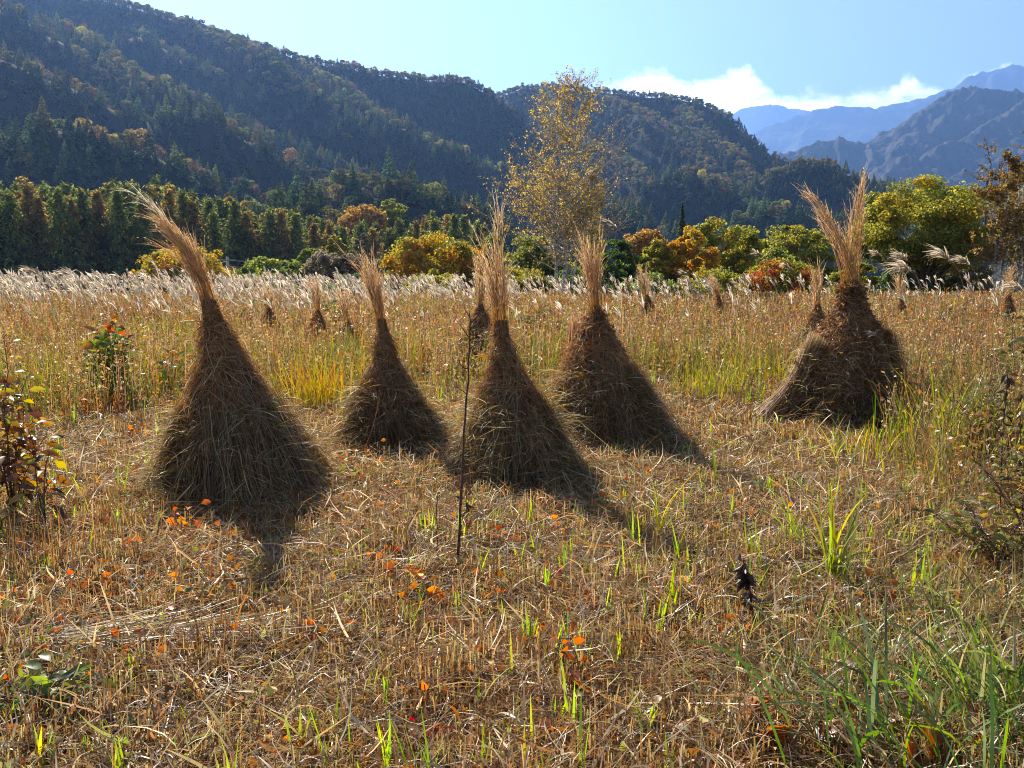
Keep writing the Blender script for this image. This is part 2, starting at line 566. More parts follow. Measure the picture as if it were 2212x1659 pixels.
def mountain(name, ridges, y0, y1, t0, t1, slope, label, amp, wl, nr=150, nc=300, seed=0):
    segs = []
    for rg in ridges:
        pts = [at(u, v, d) for u, v, d in rg]
        segs += list(zip(pts[:-1], pts[1:]))
    ys = np.linspace(y0, y1, nr); ts = np.linspace(t0, t1, nc)
    Y, T = np.meshgrid(ys, ts, indexing='ij'); X = T * Y
    wx = X + wl * 0.5 * (fbm(X, Y, wl, 3, seed + 3) - 0.5)
    wy = Y + wl * 0.5 * (fbm(X, Y, wl, 3, seed + 9) - 0.5)
    h = np.full(X.shape, -1e4)
    for a, b in segs:
        ab = b[:2] - a[:2]; L2 = float(ab @ ab)
        t = np.clip(((wx - a[0]) * ab[0] + (wy - a[1]) * ab[1]) / L2, 0, 1)
        d = np.sqrt((wx - a[0] - ab[0] * t) ** 2 + (wy - a[1] - ab[1] * t) ** 2)
        h = np.maximum(h, a[2] + (b[2] - a[2]) * t - slope * d)
    rg = np.abs(fbm(X, Y, wl, 4, seed) - 0.5) * 2
    h = h - amp * rg
    rg2 = np.abs(fbm(X, Y, wl * 0.3, 3, seed + 41) - 0.5) * 2
    h = h - amp * 0.35 * rg2 + amp * 0.26 * (fbm(X, Y, wl * 0.06, 2, seed + 77) - 0.5)
    o = sheet(name, X, Y, np.maximum(h, -15), M_MOUNT)
    return tag(o, label, 'mountain', kind='structure')


mountain('mountain', [
    [(1600, 380, 3125), (1702, 325, 3125), (1780, 290, 3125), (1817, 284, 3125), (1861, 291, 3150), (1891, 294, 3175), (1940, 275, 3200), (1989, 244, 3250), (2038, 204, 3300),
     (2082, 176, 3325), (2106, 174, 3325), (2136, 184, 3325), (2173, 192, 3300), (2212, 184, 3250), (2320, 140, 3250), (2600, 90, 3250)],
    [(2320, 160, 3200), (2212, 206, 3075), (2136, 243, 2938), (2087, 275, 2850), (2001, 315, 2700), (1915, 345, 2575), (1869, 372, 2500)],
    [(2400, 230, 2750), (2212, 292, 2562), (2136, 330, 2438), (2052, 376, 2312)],
    [(2082, 180, 3312), (2030, 250, 3100), (1980, 300, 2912), (1930, 320, 2800)],
    [(1817, 288, 3112), (1800, 330, 2938), (1770, 360, 2812)],
    [(1900, 300, 3162), (1880, 330, 2938), (1850, 350, 2812)],
], 2220, 4000, 0.22, 0.95, 0.72, 'blue hazy mountain with folded brown ridges rising on the right', 88, 265, nr=240, nc=420, seed=3)
mountain('mountain', [
    [(1500, 330, 7000), (1600, 285, 7000), (1670, 259, 7062), (1731, 232, 7125), (1756, 222, 7125), (1785, 220, 7125), (1822, 224, 7188), (1881, 230, 7250), (1940, 219, 7312), (2001, 197, 7375),
     (2050, 181, 7438), (2099, 162, 7500), (2148, 140, 7562), (2185, 129, 7625), (2212, 134, 7625), (2300, 150, 7625), (2600, 160, 7625)],
    [(2148, 145, 7500), (2090, 220, 7000), (2000, 290, 6500)],
    [(1770, 226, 7100), (1740, 290, 6625), (1700, 330, 6250)],
], 5900, 8100, 0.12, 0.95, 0.75, 'pale blue mountain behind the folded one on the right', 90, 700, nr=90, seed=13)
mountain('mountain', [
    [(1480, 260, 9250), (1551, 234, 9250), (1576, 231, 9250), (1603, 240, 9250), (1650, 222, 9250), (1689, 228, 9250), (1760, 235, 9250), (1900, 240, 9250)],
], 8250, 10000, 0.12, 0.6, 0.75, 'farthest pale blue mountain in the gap beside the wooded hill', 60, 800, nr=60, nc=140, seed=23)


# ------------------------------------------------------------------ hillside forest: one far-off wood
def conifer_bm(rng, n, H=10.0, w=3.6, s=0.78):
    B = Batch()
    t = rng.random(n) ** 0.75                       # 0 at the top
    z = H * (1 - 0.88 * t)
    r = w * 0.5 * (t ** 0.85) * (0.45 + 0.6 * np.sqrt(rng.random(n))) * (1 + 0.15 * np.sin(t * 40 + rng.random(n)))
    a = rng.random(n) * 2 * np.pi
    p = np.stack([r * np.cos(a), r * np.sin(a), z], -1)
    out = np.stack([np.cos(a), np.sin(a), -0.35 + rng.normal(0, 0.25, n)], -1)
    ax = nrm(out + rng.normal(0, 0.35, (n, 3)))
    sd = nrm(np.cross(ax, 0.45 * rdir(rng, n) + np.array([0, 0, 1.0]) + 0.5 * out))
    sz = s * (0.6 + 0.7 * rng.random(n)) * (0.45 + 0.75 * t)
    B.quads(p, ax, sd, sz * 1.5, sz, pick(rng, n, [(1, 1, 1), (0.8, 0.85, 0.8), (1.0, 0.95, 0.8)], jit=0.15).clip(0, 1.2))
    B.tube([(0, 0, -2), (0, 0, H * 0.5), (0, 0, H * 0.97)], [0.14, 0.1, 0.02], (0.4, 0.3, 0.25), 4)
    return B


def decid_bm(rng, n, H=9.0, w=7.0, s=0.7):
    B = Batch()
    K = 11
    lc = rdir(rng, K) * np.array([w * 0.28, w * 0.28, H * 0.2]) + np.array([0, 0, H * 0.66])
    lr = w * (0.15 + 0.10 * rng.random(K))
    k = rng.integers(0, K, n)
    d = rdir(rng, n); d[:, 2] = np.abs(d[:, 2]) * 0.9 - 0.25
    p = lc[k] + d * lr[k][:, None] * (0.75 + 0.35 * rng.random((n, 1)))
    nn = nrm(d + np.array([0, 0, 0.35]) + 0.55 * rdir(rng, n)); ax = nrm(np.cross(nn, rdir(rng, n))); sd = np.cross(nn, ax)
    sz = s * (0.6 + 0.8 * rng.random(n))
    B.quads(p, ax, sd, sz * 1.2, sz, pick(rng, n, [(1, 1, 1), (0.85, 0.9, 0.8), (1.05, 0.9, 0.7)], jit=0.15).clip(0, 1.2))
    for i in range(5):
        e = lc[i]
        B.tube([(0, 0, -2), (e[0] * 0.2, e[1] * 0.2, H * 0.3), tuple(e)], [0.2, 0.14, 0.04], (0.5, 0.42, 0.36), 4)
    return B


def bare_bm(rng, H=9.0):
    B = Batch()
    for i in range(26):
        a = rng.random() * 6.28; r = 0.8 + 2.2 * rng.random()
        z0 = H * (0.2 + 0.4 * rng.random())
        e = np.array([r * math.cos(a), r * math.sin(a), z0 + H * (0.25 + 0.2 * rng.random())])
        B.tube([(0, 0, z0), e * np.array([0.5, 0.5, 0]) + np.array([0, 0, z0 + (e[2] - z0) * 0.6]), e], [0.09, 0.06, 0.02], (0.6, 0.52, 0.45), 3)
    n = 260
    a = rng.random(n) * 6.28; r = 3.0 * np.sqrt(rng.random(n)); z = H * (0.5 + 0.5 * rng.random(n) * (1 - (r / 3.4) ** 2))
    ax = rdir(rng, n) + np.array([0, 0, 0.8])
    B.quads(np.stack([r * np.cos(a), r * np.sin(a), z], -1), nrm(ax), rdir(rng, n), 0.9, 0.12, (0.75, 0.62, 0.5))
    B.tube([(0, 0, -2), (0, 0, H * 0.5), (0.2, 0, H * 0.9)], [0.2, 0.12, 0.03], (0.6, 0.52, 0.45), 4)
    return B


protos = bpy.data.collections.new('forest_kinds')
rng = np.random.default_rng(11)
for i in range(4):
    o = bpy.data.objects.new('a_conifer_%d' % i, conifer_bm(rng, 520, 10.0 + i * 0.7, 4.6 + 0.45 * i).mesh('conifer', M_FOREST)); protos.objects.link(o)
for i in range(4):
    o = bpy.data.objects.new('b_broadleaf_%d' % i, decid_bm(rng, 460, 8 + i * 0.7, 6 + 0.7 * i).mesh('broadleaf', M_FOREST)); protos.objects.link(o)
for i in range(2):
    o = bpy.data.objects.new('c_bare_%d' % i, bare_bm(rng, 8 + i).mesh('bare_tree', M_FOREST)); protos.objects.link(o)

# which ground can be seen: running highest sight line along each bearing
NA, ND = 900, 420
azs = np.linspace(-0.78, 0.78, NA)
dd = np.geomspace(150, 1700, ND)
DD, AA = np.meshgrid(dd, azs, indexing='ij')
Hv, _ = hills_z(AA * DD, DD)
Hv = np.maximum(Hv, -6.5)
EL = (Hv + 4 - CAM_H) / DD
RUN = np.maximum.accumulate(EL, 0)
RUN = np.concatenate([np.full((1, NA), -1.0), RUN[:-1]], 0)

pts = []
for (d0, d1, sp) in ((168, 420, 5.6), (420, 680, 6.3), (680, 980, 6.8), (980, 1500, 8.2)):
    xs = np.arange(-d1 * 0.74, d1 * 0.74, sp); ys = np.arange(d0, d1, sp)
    X, Y = np.meshgrid(xs, ys)
    X = X.ravel() + rng.normal(0, sp * 0.3, X.size); Y = Y.ravel() + rng.normal(0, sp * 0.3, Y.size)
    k = np.abs(X / Y) < 0.74
    pts.append(np.stack([X[k], Y[k], np.full(k.sum(), sp)], -1))
for (d0, d1, sp) in ((800, 960, 4.2), (1080, 1250, 5.0)):       # closed row of small trees along the skyline
    xs = np.arange(-d1 * 0.74, d1 * 0.5, sp); ys = np.arange(d0, d1, sp)
    X, Y = np.meshgrid(xs, ys)
    X = X.ravel() + rng.normal(0, sp * 0.3, X.size); Y = Y.ravel() + rng.normal(0, sp * 0.3, Y.size)
    _, r_ = hills_z(X, Y)
    k = (r_ < 11) & (np.abs(X / Y) < 0.74)
    pts.append(np.stack([X[k], Y[k], np.full(k.sum(), 4.0)], -1))
pts = np.concatenate(pts)
Z, RD = hills_z(pts[:, 0], pts[:, 1])
ia = np.clip(np.searchsorted(azs, pts[:, 0] / pts[:, 1]), 0, NA - 1)
idd = np.clip(np.searchsorted(dd, pts[:, 1]), 0, ND - 1)
uq = pts[:, 0] / pts[:, 1]; u_h = (1452 - 1106) / F / (cp + (829.5 - 494) / F * sp_)
clear = (np.abs(uq - u_h) < 0.007) & (pts[:, 1] > 285) & (pts[:, 1] < 480)
vis = ~clear & ((Z + 11 - CAM_H) / pts[:, 1] > RUN[idd, ia] - 0.012) & (Z > -6.0)
pts, Z, RD = pts[vis], Z[vis], RD[vis]
n = len(pts)
patch = fbm(pts[:, 0], pts[:, 1], 75, 3, 91)
patch2 = fbm(pts[:, 0], pts[:, 1], 40, 3, 131)
pd = np.clip(0.04 + 1.3 * (patch - 0.55) + 0.62 * np.exp(-(RD / 13.0) ** 2) + 0.35 * (Z > 175) + 0.9 * ((pts[:, 1] > 790) & (RD < 16)), 0.03, 0.97)
pd = np.where((pts[:, 1] > 980), np.clip(pd + 0.1, 0, 0.97), pd)
decid = rng.random(n) < pd
idx = np.where(decid, rng.integers(4, 8, n), rng.integers(0, 4, n))
bare = decid & (rng.random(n) < np.where(pts[:, 1] > 830, 0.28, 0.08))
bare = bare & ~((pts[:, 1] > 960) & (RD < 200) & (rng.random(n) < 0.6))
idx = np.where(bare, rng.integers(8, 10, n), idx)
CON = [(0.050, 0.072, 0.030), (0.065, 0.080, 0.030), (0.085, 0.085, 0.028), (0.12, 0.095, 0.028), (0.045, 0.070, 0.036)]
DEC = [(0.12, 0.12, 0.035), (0.14, 0.11, 0.04), (0.15, 0.085, 0.04), (0.17, 0.15, 0.04), (0.085, 0.10, 0.03), (0.10, 0.085, 0.045), (0.11, 0.09, 0.05)]
tint = np.where(decid[:, None], pick(rng, n, DEC, [3, 2, 1.2, 1.3, 3, 3, 2], 0.2),
                pick(rng, n, CON, [3, 3, 2.2, 0.8, 3], 0.2))
grn = sstep(0.52, 0.66, patch2)[:, None]
tint = np.where(bare[:, None], pick(rng, n, [(0.17, 0.13, 0.10), (0.2, 0.14, 0.09)]), tint * (1 - 0.25 * grn) + np.array([0.07, 0.09, 0.03]) * 0.25 * grn)
scl = (pts[:, 2] / 5.6) ** 0.6 * (0.62 + 0.6 * rng.random(n)) * np.where(decid, 0.95, 1.0)
scl = np.where((pts[:, 1] > 790) & (RD < 15), 0.55 + 0.45 * rng.random(n) ** 1.5, scl)
scl = np.clip(scl, 0.5, 1.5)

me = bpy.data.meshes.new('forest')
me.vertices.add(n)
me.vertices.foreach_set('co', np.stack([pts[:, 0], pts[:, 1], Z - 0.3], -1).astype(np.float32).ravel())
a = me.attributes.new('idx', 'INT', 'POINT'); a.data.foreach_set('value', idx.astype(np.int32))
a = me.attributes.new('scl', 'FLOAT', 'POINT'); a.data.foreach_set('value', scl.astype(np.float32))
a = me.attributes.new('rot', 'FLOAT_VECTOR', 'POINT')
rv = np.zeros((n, 3), np.float32); rv[:, 2] = rng.random(n) * 6.28; rv[:, :2] = rng.normal(0, 0.04, (n, 2))
a.data.foreach_set('vector', rv.ravel())
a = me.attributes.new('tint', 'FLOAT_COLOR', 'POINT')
tc4 = np.ones((n, 4), np.float32); tc4[:, :3] = tint * (1.5 + 1.7 * np.exp(-(RD / 16.0) ** 2))[:, None]  # sunlight on the crests is put into the tint: brighter near ridge lines
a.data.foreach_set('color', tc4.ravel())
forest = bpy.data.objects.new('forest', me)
COL.objects.link(forest)
tag(forest, 'mixed autumn woodland of conifers and broadleaf trees covering the hills', 'forest', kind='stuff')
ng = bpy.data.node_groups.new('forest_scatter', 'GeometryNodeTree')
ng.interface.new_socket('Geometry', in_out='INPUT', socket_type='NodeSocketGeometry')
ng.interface.new_socket('Geometry', in_out='OUTPUT', socket_type='NodeSocketGeometry')
gi = ng.nodes.new('NodeGroupInput'); go = ng.nodes.new('NodeGroupOutput')
ci = ng.nodes.new('GeometryNodeCollectionInfo')
ci.inputs['Collection'].default_value = protos
ci.inputs['Separate Children'].default_value = True
ci.inputs['Reset Children'].default_value = True
iop = ng.nodes.new('GeometryNodeInstanceOnPoints')
iop.inputs['Pick Instance'].default_value = True


def named(nm, typ):
    q = ng.nodes.new('GeometryNodeInputNamedAttribute'); q.data_type = typ
    q.inputs['Name'].default_value = nm
    return [s for s in q.outputs if s.enabled and s.name == 'Attribute'][0]


ng.links.new(gi.outputs[0], iop.inputs['Points'])
ng.links.new(ci.outputs[0], iop.inputs['Instance'])
ng.links.new(named('idx', 'INT'), iop.inputs['Instance Index'])
ng.links.new(named('rot', 'FLOAT_VECTOR'), iop.inputs['Rotation'])
ng.links.new(named('scl', 'FLOAT'), iop.inputs['Scale'])
ng.links.new(iop.outputs[0], go.inputs[0])
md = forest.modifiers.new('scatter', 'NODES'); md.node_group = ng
print('forest trees', n)


# ------------------------------------------------------------------ larch plantation at the foot of the hill: each tree a thing
def larch_meshes(rng, H, w, cols, wts):
    B = Batch(); T = Batch()
    nb = 150
    t = np.linspace(0.0, 1, nb) ** 0.85                  # 0 top
    z = H * (0.985 - 0.70 * t)
    L = w * 0.5 * np.minimum(1, t * 1.05 + 0.04) * (0.4 + 0.75 * rng.random(nb)) * (1 - 0.3 * t ** 3)
    a = np.arange(nb) * 2.4 + rng.normal(0, 0.4, nb)
    for i in range(nb):
        m = int(14 + 26 * L[i] / (w * 0.5))
        s = np.sqrt(rng.random(m)) * L[i]
        droop = 0.18 * s - 0.05 * s * s
        p = np.stack([s * math.cos(a[i]), s * math.sin(a[i]), z[i] + 0.25 * s - 0.11 * s * s], -1) + rng.normal(0, 0.26, (m, 3))
        ax = nrm(np.array([math.cos(a[i]), math.sin(a[i]), -0.5]) + rng.normal(0, 0.6, (m, 3)))
        sd = nrm(np.cross(ax, 0.5 * rdir(rng, m) + np.array([0.3 * math.cos(a[i]), 0.3 * math.sin(a[i]), 1.0])))
        sz = 0.26 + 0.2 * rng.random(m)
        B.quads(p, ax, sd, sz * 1.7, sz * 0.7, pick(rng, m, cols, wts, 0.22) * 1.45)
    T.tube([(0, 0, -1.2), (0.05, 0, H * 0.5), (0, 0.03, H * 0.97)], [0.17, 0.12, 0.02], (1, 1, 1), 6)
    for i in range(26):                                   # dead lower branches
        zz = H * (0.08 + 0.4 * rng.random()); aa = rng.random() * 6.28; l = 0.8 + 0.9 * rng.random()
        T.tube([(0, 0, zz), (l * math.cos(aa), l * math.sin(aa), zz + rng.normal(0, 0.12))], [0.03, 0.012], (1, 1, 1), 3)
    return T.mesh('larch_trunk', M_BARK), B.mesh('larch_crown', M_NEEDLE)


GREENL = [(0.12, 0.155, 0.04), (0.16, 0.175, 0.04), (0.21, 0.19, 0.04), (0.09, 0.125, 0.04)]
AMBERL = [(0.27, 0.18, 0.045), (0.22, 0.17, 0.045), (0.30, 0.18, 0.045), (0.15, 0.14, 0.045)]
lk = []
for i in range(5):
    lk.append(('green', larch_meshes(rng, 16, 8.0 + 0.9 * (i % 3), GREENL, [3, 3, 2, 1.5])))
for i in range(3):
    lk.append(('amber', larch_meshes(rng, 16, 7.4 + 0.9 * i, AMBERL, [3, 3, 1.5, 2])))
row_top = [(-120, 420), (0, 408), (54, 394), (110, 406), (168, 404), (239, 398), (293, 391), (366, 398), (430, 428), (472, 421), (530, 440), (576, 448), (650, 455), (720, 470), (800, 474), (830, 478),
           (900, 470), (954, 457), (1018, 461), (1080, 495), (1150, 510)]
ru = np.array([p[0] for p in row_top], float); rvv = np.array([p[1] for p in row_top], float)
cnt = 0
for row, (du, dep, sc, nT, dv) in enumerate(((0, 0, 1.0, 34, 0), (17, 8, 1.0, 34, 6), (6, 17, 1.0, 34, 10), (26, 28, 1.0, 30, 4))):
    for i, u in enumerate(np.linspace(-90, 1060, nT)):
        u = u + du + rng.normal(0, 7)
        d = 104 + 46 * (max(u, 0) / 1000.0) + dep + rng.normal(0, 2)
        v = np.interp(u, ru, rvv) + dv + abs(rng.normal(0, 19))
        top = at(u, v, d)
        zb = float(base_z(top[0], top[1]))
        hgt = (top[2] - zb) * (1.0 + dep / 400.0)
        kind = rng.choice(8, p=[0.16, 0.16, 0.14, 0.12, 0.1, 0.12, 0.1, 0.1])
        cname, (tm, cmh) = lk[kind]
        lab = ('olive green larch in the straight plantation row at the foot of the hill' if cname == 'green'
               else 'amber turning larch in the straight plantation row at the foot of the hill')
        o = empty('larch_tree', (top[0], top[1], zb), lab, 'tree', cname + ' larches of the plantation')
        s = hgt / 16.0
        o.scale = (s * (0.9 + 0.25 * rng.random()),) * 2 + (s,)
        o.rotation_euler = (rng.normal(0, 0.02), rng.normal(0, 0.02), rng.random() * 6.28)
        for nm, mm in (('trunk', tm), ('crown', cmh)):
            c = bpy.data.objects.new(nm, mm); COL.objects.link(c); c.parent = o
        cnt += 1
print('larches', cnt)


# ------------------------------------------------------------------ broadleaf trees and bushes between field and hill
def limb(T, p0, p1, r0, r1, rng, k=5, sag=0.08, sides=5):
    p0 = np.asarray(p0, float); p1 = np.asarray(p1, float)
    t = np.linspace(0, 1, k)[:, None]
    L = np.linalg.norm(p1 - p0)
    P = p0 + (p1 - p0) * t + rng.normal(0, 0.03 * L, (k, 3)) * np.sin(np.pi * t)
    P[:, 2] += sag * L * np.sin(np.pi * t[:, 0])
    T.tube(P, np.linspace(r0, r1, k), (1, 1, 1), sides)
    return P


def round_tree(rng, H, w, zc0, nleaf, size, cols, wts, lumps=26, trunks=1, top_bias=None):
    """crown of leaf clumps from zc0 up to H, w wide; trunk with limbs reaching into the clumps"""
    B, T = Batch(), Batch()
    ch = (H - zc0) * 0.5; mid = zc0 + ch
    d = rdir(rng, lumps)
    d[:, 2] = np.where(d[:, 2] < -0.3, d[:, 2] * 0.5, d[:, 2])
    lr = w * (0.05 + 0.075 * rng.random(lumps)) * (26.0 / lumps) ** 0.15
    rr = (0.30 + 0.70 * rng.random((lumps, 1)) ** 0.45)
    lc = d * rr * np.array([w * 0.5, w * 0.5, ch]) * 0.92
    lc[:, 2] = np.clip(lc[:, 2] + mid, zc0 + 0.1, H - lr * 0.9)
    k = rng.integers(0, lumps, nleaf)
    e = rdir(rng, nleaf)
    p = lc[k] + e * lr[k][:, None] * np.array([1.15, 1.15, 0.8]) * (0.15 + 1.05 * rng.random((nleaf, 1)) ** 0.6)
    keep = fbm(p[:, 0] * 1.0 + p[:, 1] * 0.7, p[:, 2], 0.8, 2, int(rng.integers(999))) > 0.28
    p, e, k = p[keep], e[keep], k[keep]
    m = len(p)
    nn = nrm(0.7 * e + np.array([0, 0, 0.5]) + 0.9 * rdir(rng, m))
    ax = nrm(np.cross(nn, rdir(rng, m))); sd = np.cross(nn, ax)
    lumpcol = pick(rng, lumps, cols, wts, 0.12)
    c = np.where(rng.random((m, 1)) < 0.55, lumpcol[k] * (1 + rng.normal(0, 0.15, (m, 1))), pick(rng, m, cols, wts, 0.2))
    if top_bias is not None:
        f = sstep(mid, H, p[:, 2])[:, None] * 0.6 * rng.random((m, 1))
        c = c * (1 - f) + np.array(top_bias) * f
    sz = size * (0.6 + 0.8 * rng.random(m))
    B.quads(p, ax, sd, sz * 1.35, sz, np.clip(c * 1.9, 0.005, 0.8))
    for q in range(trunks):
        ox = 0 if trunks == 1 else rng.normal(0, w * 0.12)
        base = np.array([ox, rng.normal(0, 0.1), -1.0]); fork = np.array([ox * 0.9, 0, max(zc0 * 0.9, H * 0.28)])
        limb(T, base, fork, 0.045 * H * 0.5, 0.034 * H * 0.5, rng, 5, 0)
        for j in rng.permutation(lumps)[:max(5, int(14 / trunks))]:
            limb(T, fork + np.array([0, 0, rng.random() * 0.3]), lc[j], 0.02 * H * 0.5, 0.008, rng, 5, 0.06, 4)
    return T, B


YO = [(0.30, 0.185, 0.03), (0.26, 0.19, 0.03), (0.19, 0.165, 0.03), (0.32, 0.14, 0.03), (0.13, 0.14, 0.03)]
GR = [(0.10, 0.125, 0.03), (0.135, 0.15, 0.032), (0.075, 0.10, 0.028), (0.19, 0.175, 0.034)]
YG = [(0.19, 0.175, 0.03), (0.155, 0.155, 0.03), (0.25, 0.19, 0.03), (0.115, 0.13, 0.03)]
GY = [(0.12, 0.10, 0.07), (0.10, 0.085, 0.06), (0.14, 0.11, 0.075), (0.10, 0.10, 0.05)]
GG = [(0.09, 0.12, 0.06), (0.07, 0.10, 0.05), (0.12, 0.14, 0.07)]
DK = [(0.055, 0.085, 0.022), (0.075, 0.10, 0.022), (0.04, 0.065, 0.02)]
BR = [(0.24, 0.145, 0.045), (0.30, 0.18, 0.05), (0.19, 0.11, 0.04), (0.22, 0.17, 0.05)]
RG = [(0.26, 0.06, 0.03), (0.11, 0.14, 0.025), (0.22, 0.10, 0.025), (0.09, 0.12, 0.025), (0.24, 0.17, 0.025)]
TREES = [  # u0, u1, vtop, vcrown_bottom, distance, palette, weights, leaves, label
    (298, 505, 528, 640, 66, YO, [4, 4, 2, 1, 1], 9000, 'amber and yellow round tree standing behind the plume of the tallest leaning straw stook'),
    (512, 662, 552, 640, 62, GR, [3, 3, 2, 1], 7000, 'low spreading green tree at the field edge between the amber tree and the grey bush'),
    (636, 706, 524, 630, 64, GR, [3, 4, 1, 1], 4500, 'upright fresh green tree touching the left side of the grey leafless bush'),
    (655, 775, 524, 640, 58, GY, [3, 3, 2, 1], 6500, 'greyish brown nearly leafless round bush left of the second straw stook plume'),
    (700, 745, 506, 560, 74, YG, [3, 2, 2, 1], 2200, 'small yellowish tree peeping over the grey leafless bush'),
    (765, 800, 492, 600, 78, GY, [2, 3, 1, 1], 1800, 'thin grey bare tree in front of the larch row'),
    (772, 872, 550, 640, 60, GG, [3, 3, 2], 5000, 'dull grey green bush just right of the second straw stook plume'),
    (832, 1042, 498, 640, 52, YO, [3, 4, 3, 2, 2], 15000, 'large orange and yellow domed tree left of the central straw stook plume'),
    (1020, 1100, 500, 630, 56, GR, [3, 3, 1, 2], 5000, 'bright green tree directly behind the central straw stook plume'),
    (1080, 1228, 502, 640, 50, GR, [3, 3, 2, 2], 11000, 'large green domed tree left of the birch trunk'),
    (1052, 1195, 575, 650, 44, YG, [3, 2, 4, 1], 6000, 'low yellow green bush in front of the green domed tree'),
    (1285, 1390, 502, 640, 50, DK, [3, 3, 2], 7000, 'dark green pointed bush just right of the birch trunk'),
    (1240, 1310, 480, 610, 58, YG, [2, 2, 2, 1], 3000, 'yellowing low tree behind the birch trunk'),
    (1340, 1440, 492, 560, 78, BR, [3, 2, 2, 1], 3500, 'brown bush behind the yellow green bush and below the pink roofed house'),
    (1376, 1466, 512, 640, 52, YG, [4, 3, 2, 1], 6000, 'yellow green bush with a rounded top left of the orange tree'),
    (1432, 1550, 478, 640, 52, YO, [4, 2, 2, 2, 1], 8500, 'orange brown tree half covering the yellow green domed tree'),
    (1488, 1655, 466, 640, 55, YG, [4, 3, 2, 2], 12000, 'tall yellow green domed tree left of the gap beside the right stook'),
    (1640, 1800, 478, 640, 58, YG, [3, 4, 1, 2], 11000, 'olive green domed tree immediately left of the right stook plume'),
    (1640, 1740, 522, 640, 50, GR, [3, 2, 2, 1], 5500, 'green bush under the olive green domed tree'),
    (1596, 1775, 556, 650, 42, RG, [3, 3, 2, 2, 2], 8000, 'low bush with red and orange leaves among green ones'),
    (1790, 1900, 560, 650, 44, YG, [3, 2, 1, 2], 6000, 'low yellow green bush behind the neck of the right stook'),
    (1868, 2148, 372, 640, 38, YG, [4, 4, 1.2, 3], 26000, 'big spreading green tree with dark limbs showing, right of the right stook'),
    (2165, 2300, 330, 600, 46, YG, [3, 4, 1, 2], 7000, 'green tree top at the right border of the picture above the brown birch'),
    (2130, 2330, 560, 650, 41, GY, [3, 3, 2, 1], 7000, 'dark twiggy undergrowth bush behind the white birch trunks on the right'),
    (500, 640, 585, 660, 48, GR, [3, 2, 3, 1], 5000, 'dark low hedge like bush at the foot of the spreading green tree'),
    (690, 850, 590, 660, 46, GG, [3, 3, 2], 5000, 'low grey green undergrowth at the foot of the grey leafless bush'),
    (860, 1010, 580, 660, 44, YG, [3, 3, 2, 2], 5500, 'low yellowish undergrowth in front of the large orange domed tree'),
    (1170, 1330, 575, 660, 44, DK, [3, 3, 2], 6000, 'dark undergrowth round the foot of the birch trunk'),
    (1330, 1470, 585, 660, 43, GR, [3, 2, 3, 1], 5000, 'green undergrowth below the yellow green rounded bush'),
    (1460, 1620, 575, 660, 44, YG, [2, 3, 2, 2], 6000, 'olive undergrowth below the orange tree and the tall domed tree'),
    (1900, 2060, 560, 660, 40, DK, [3, 3, 1], 6000, 'dark undergrowth in the shade under the big spreading tree'),
    (2020, 2160, 565, 660, 39, GY, [2, 2, 2, 3], 5000, 'brownish undergrowth between the big spreading tree and the white birch trunks'),
    (818, 882, 428, 520, 172, GR, [2, 5, 0.5, 3], 2600, 'bright green round tree rising alone above the larch row'),
    (735, 835, 440, 520, 168, BR, [3, 1, 3, 1], 3000, 'brown round tree beside the bright green one above the larch row'),
]
for ti, (u0, u1, vt, vb, d, pal, wts, nl, lab) in enumerate(TREES):
    rng = np.random.default_rng(100 + ti)
    um = (u0 + u1) / 2
    top = at(um, vt, d); bot = at(um, vb, d)
    zb = float(height(np.array([top[0]]), np.array([d]))[0])
    if zb > top[2] - 3:
        zb = top[2] - 8.0
    H = top[2] - zb
    w = (u1 - u0) / F * d * 1.12
    zc0 = max(bot[2] - zb - 1.2, 0.2)
    big = ti == 21
    size = 0.0021 * d * (1.0 if not big else 1.05)
    T, B = round_tree(rng, H, w, zc0 if not big else H * 0.22, int(nl * 3.6), size, pal, wts,
                      lumps=int(70 + w * 12), trunks=1 if (big or H > 6) else 3)
    bush = 'bush' in lab
    o = empty('bush' if bush else 'broadleaf_tree', (top[0], d, zb), lab, 'bush' if bush else 'tree', 'trees and bushes beyond the field edge')
    T.build('trunk', M_BARK, o); B.build('crown', M_TREELEAF, o)


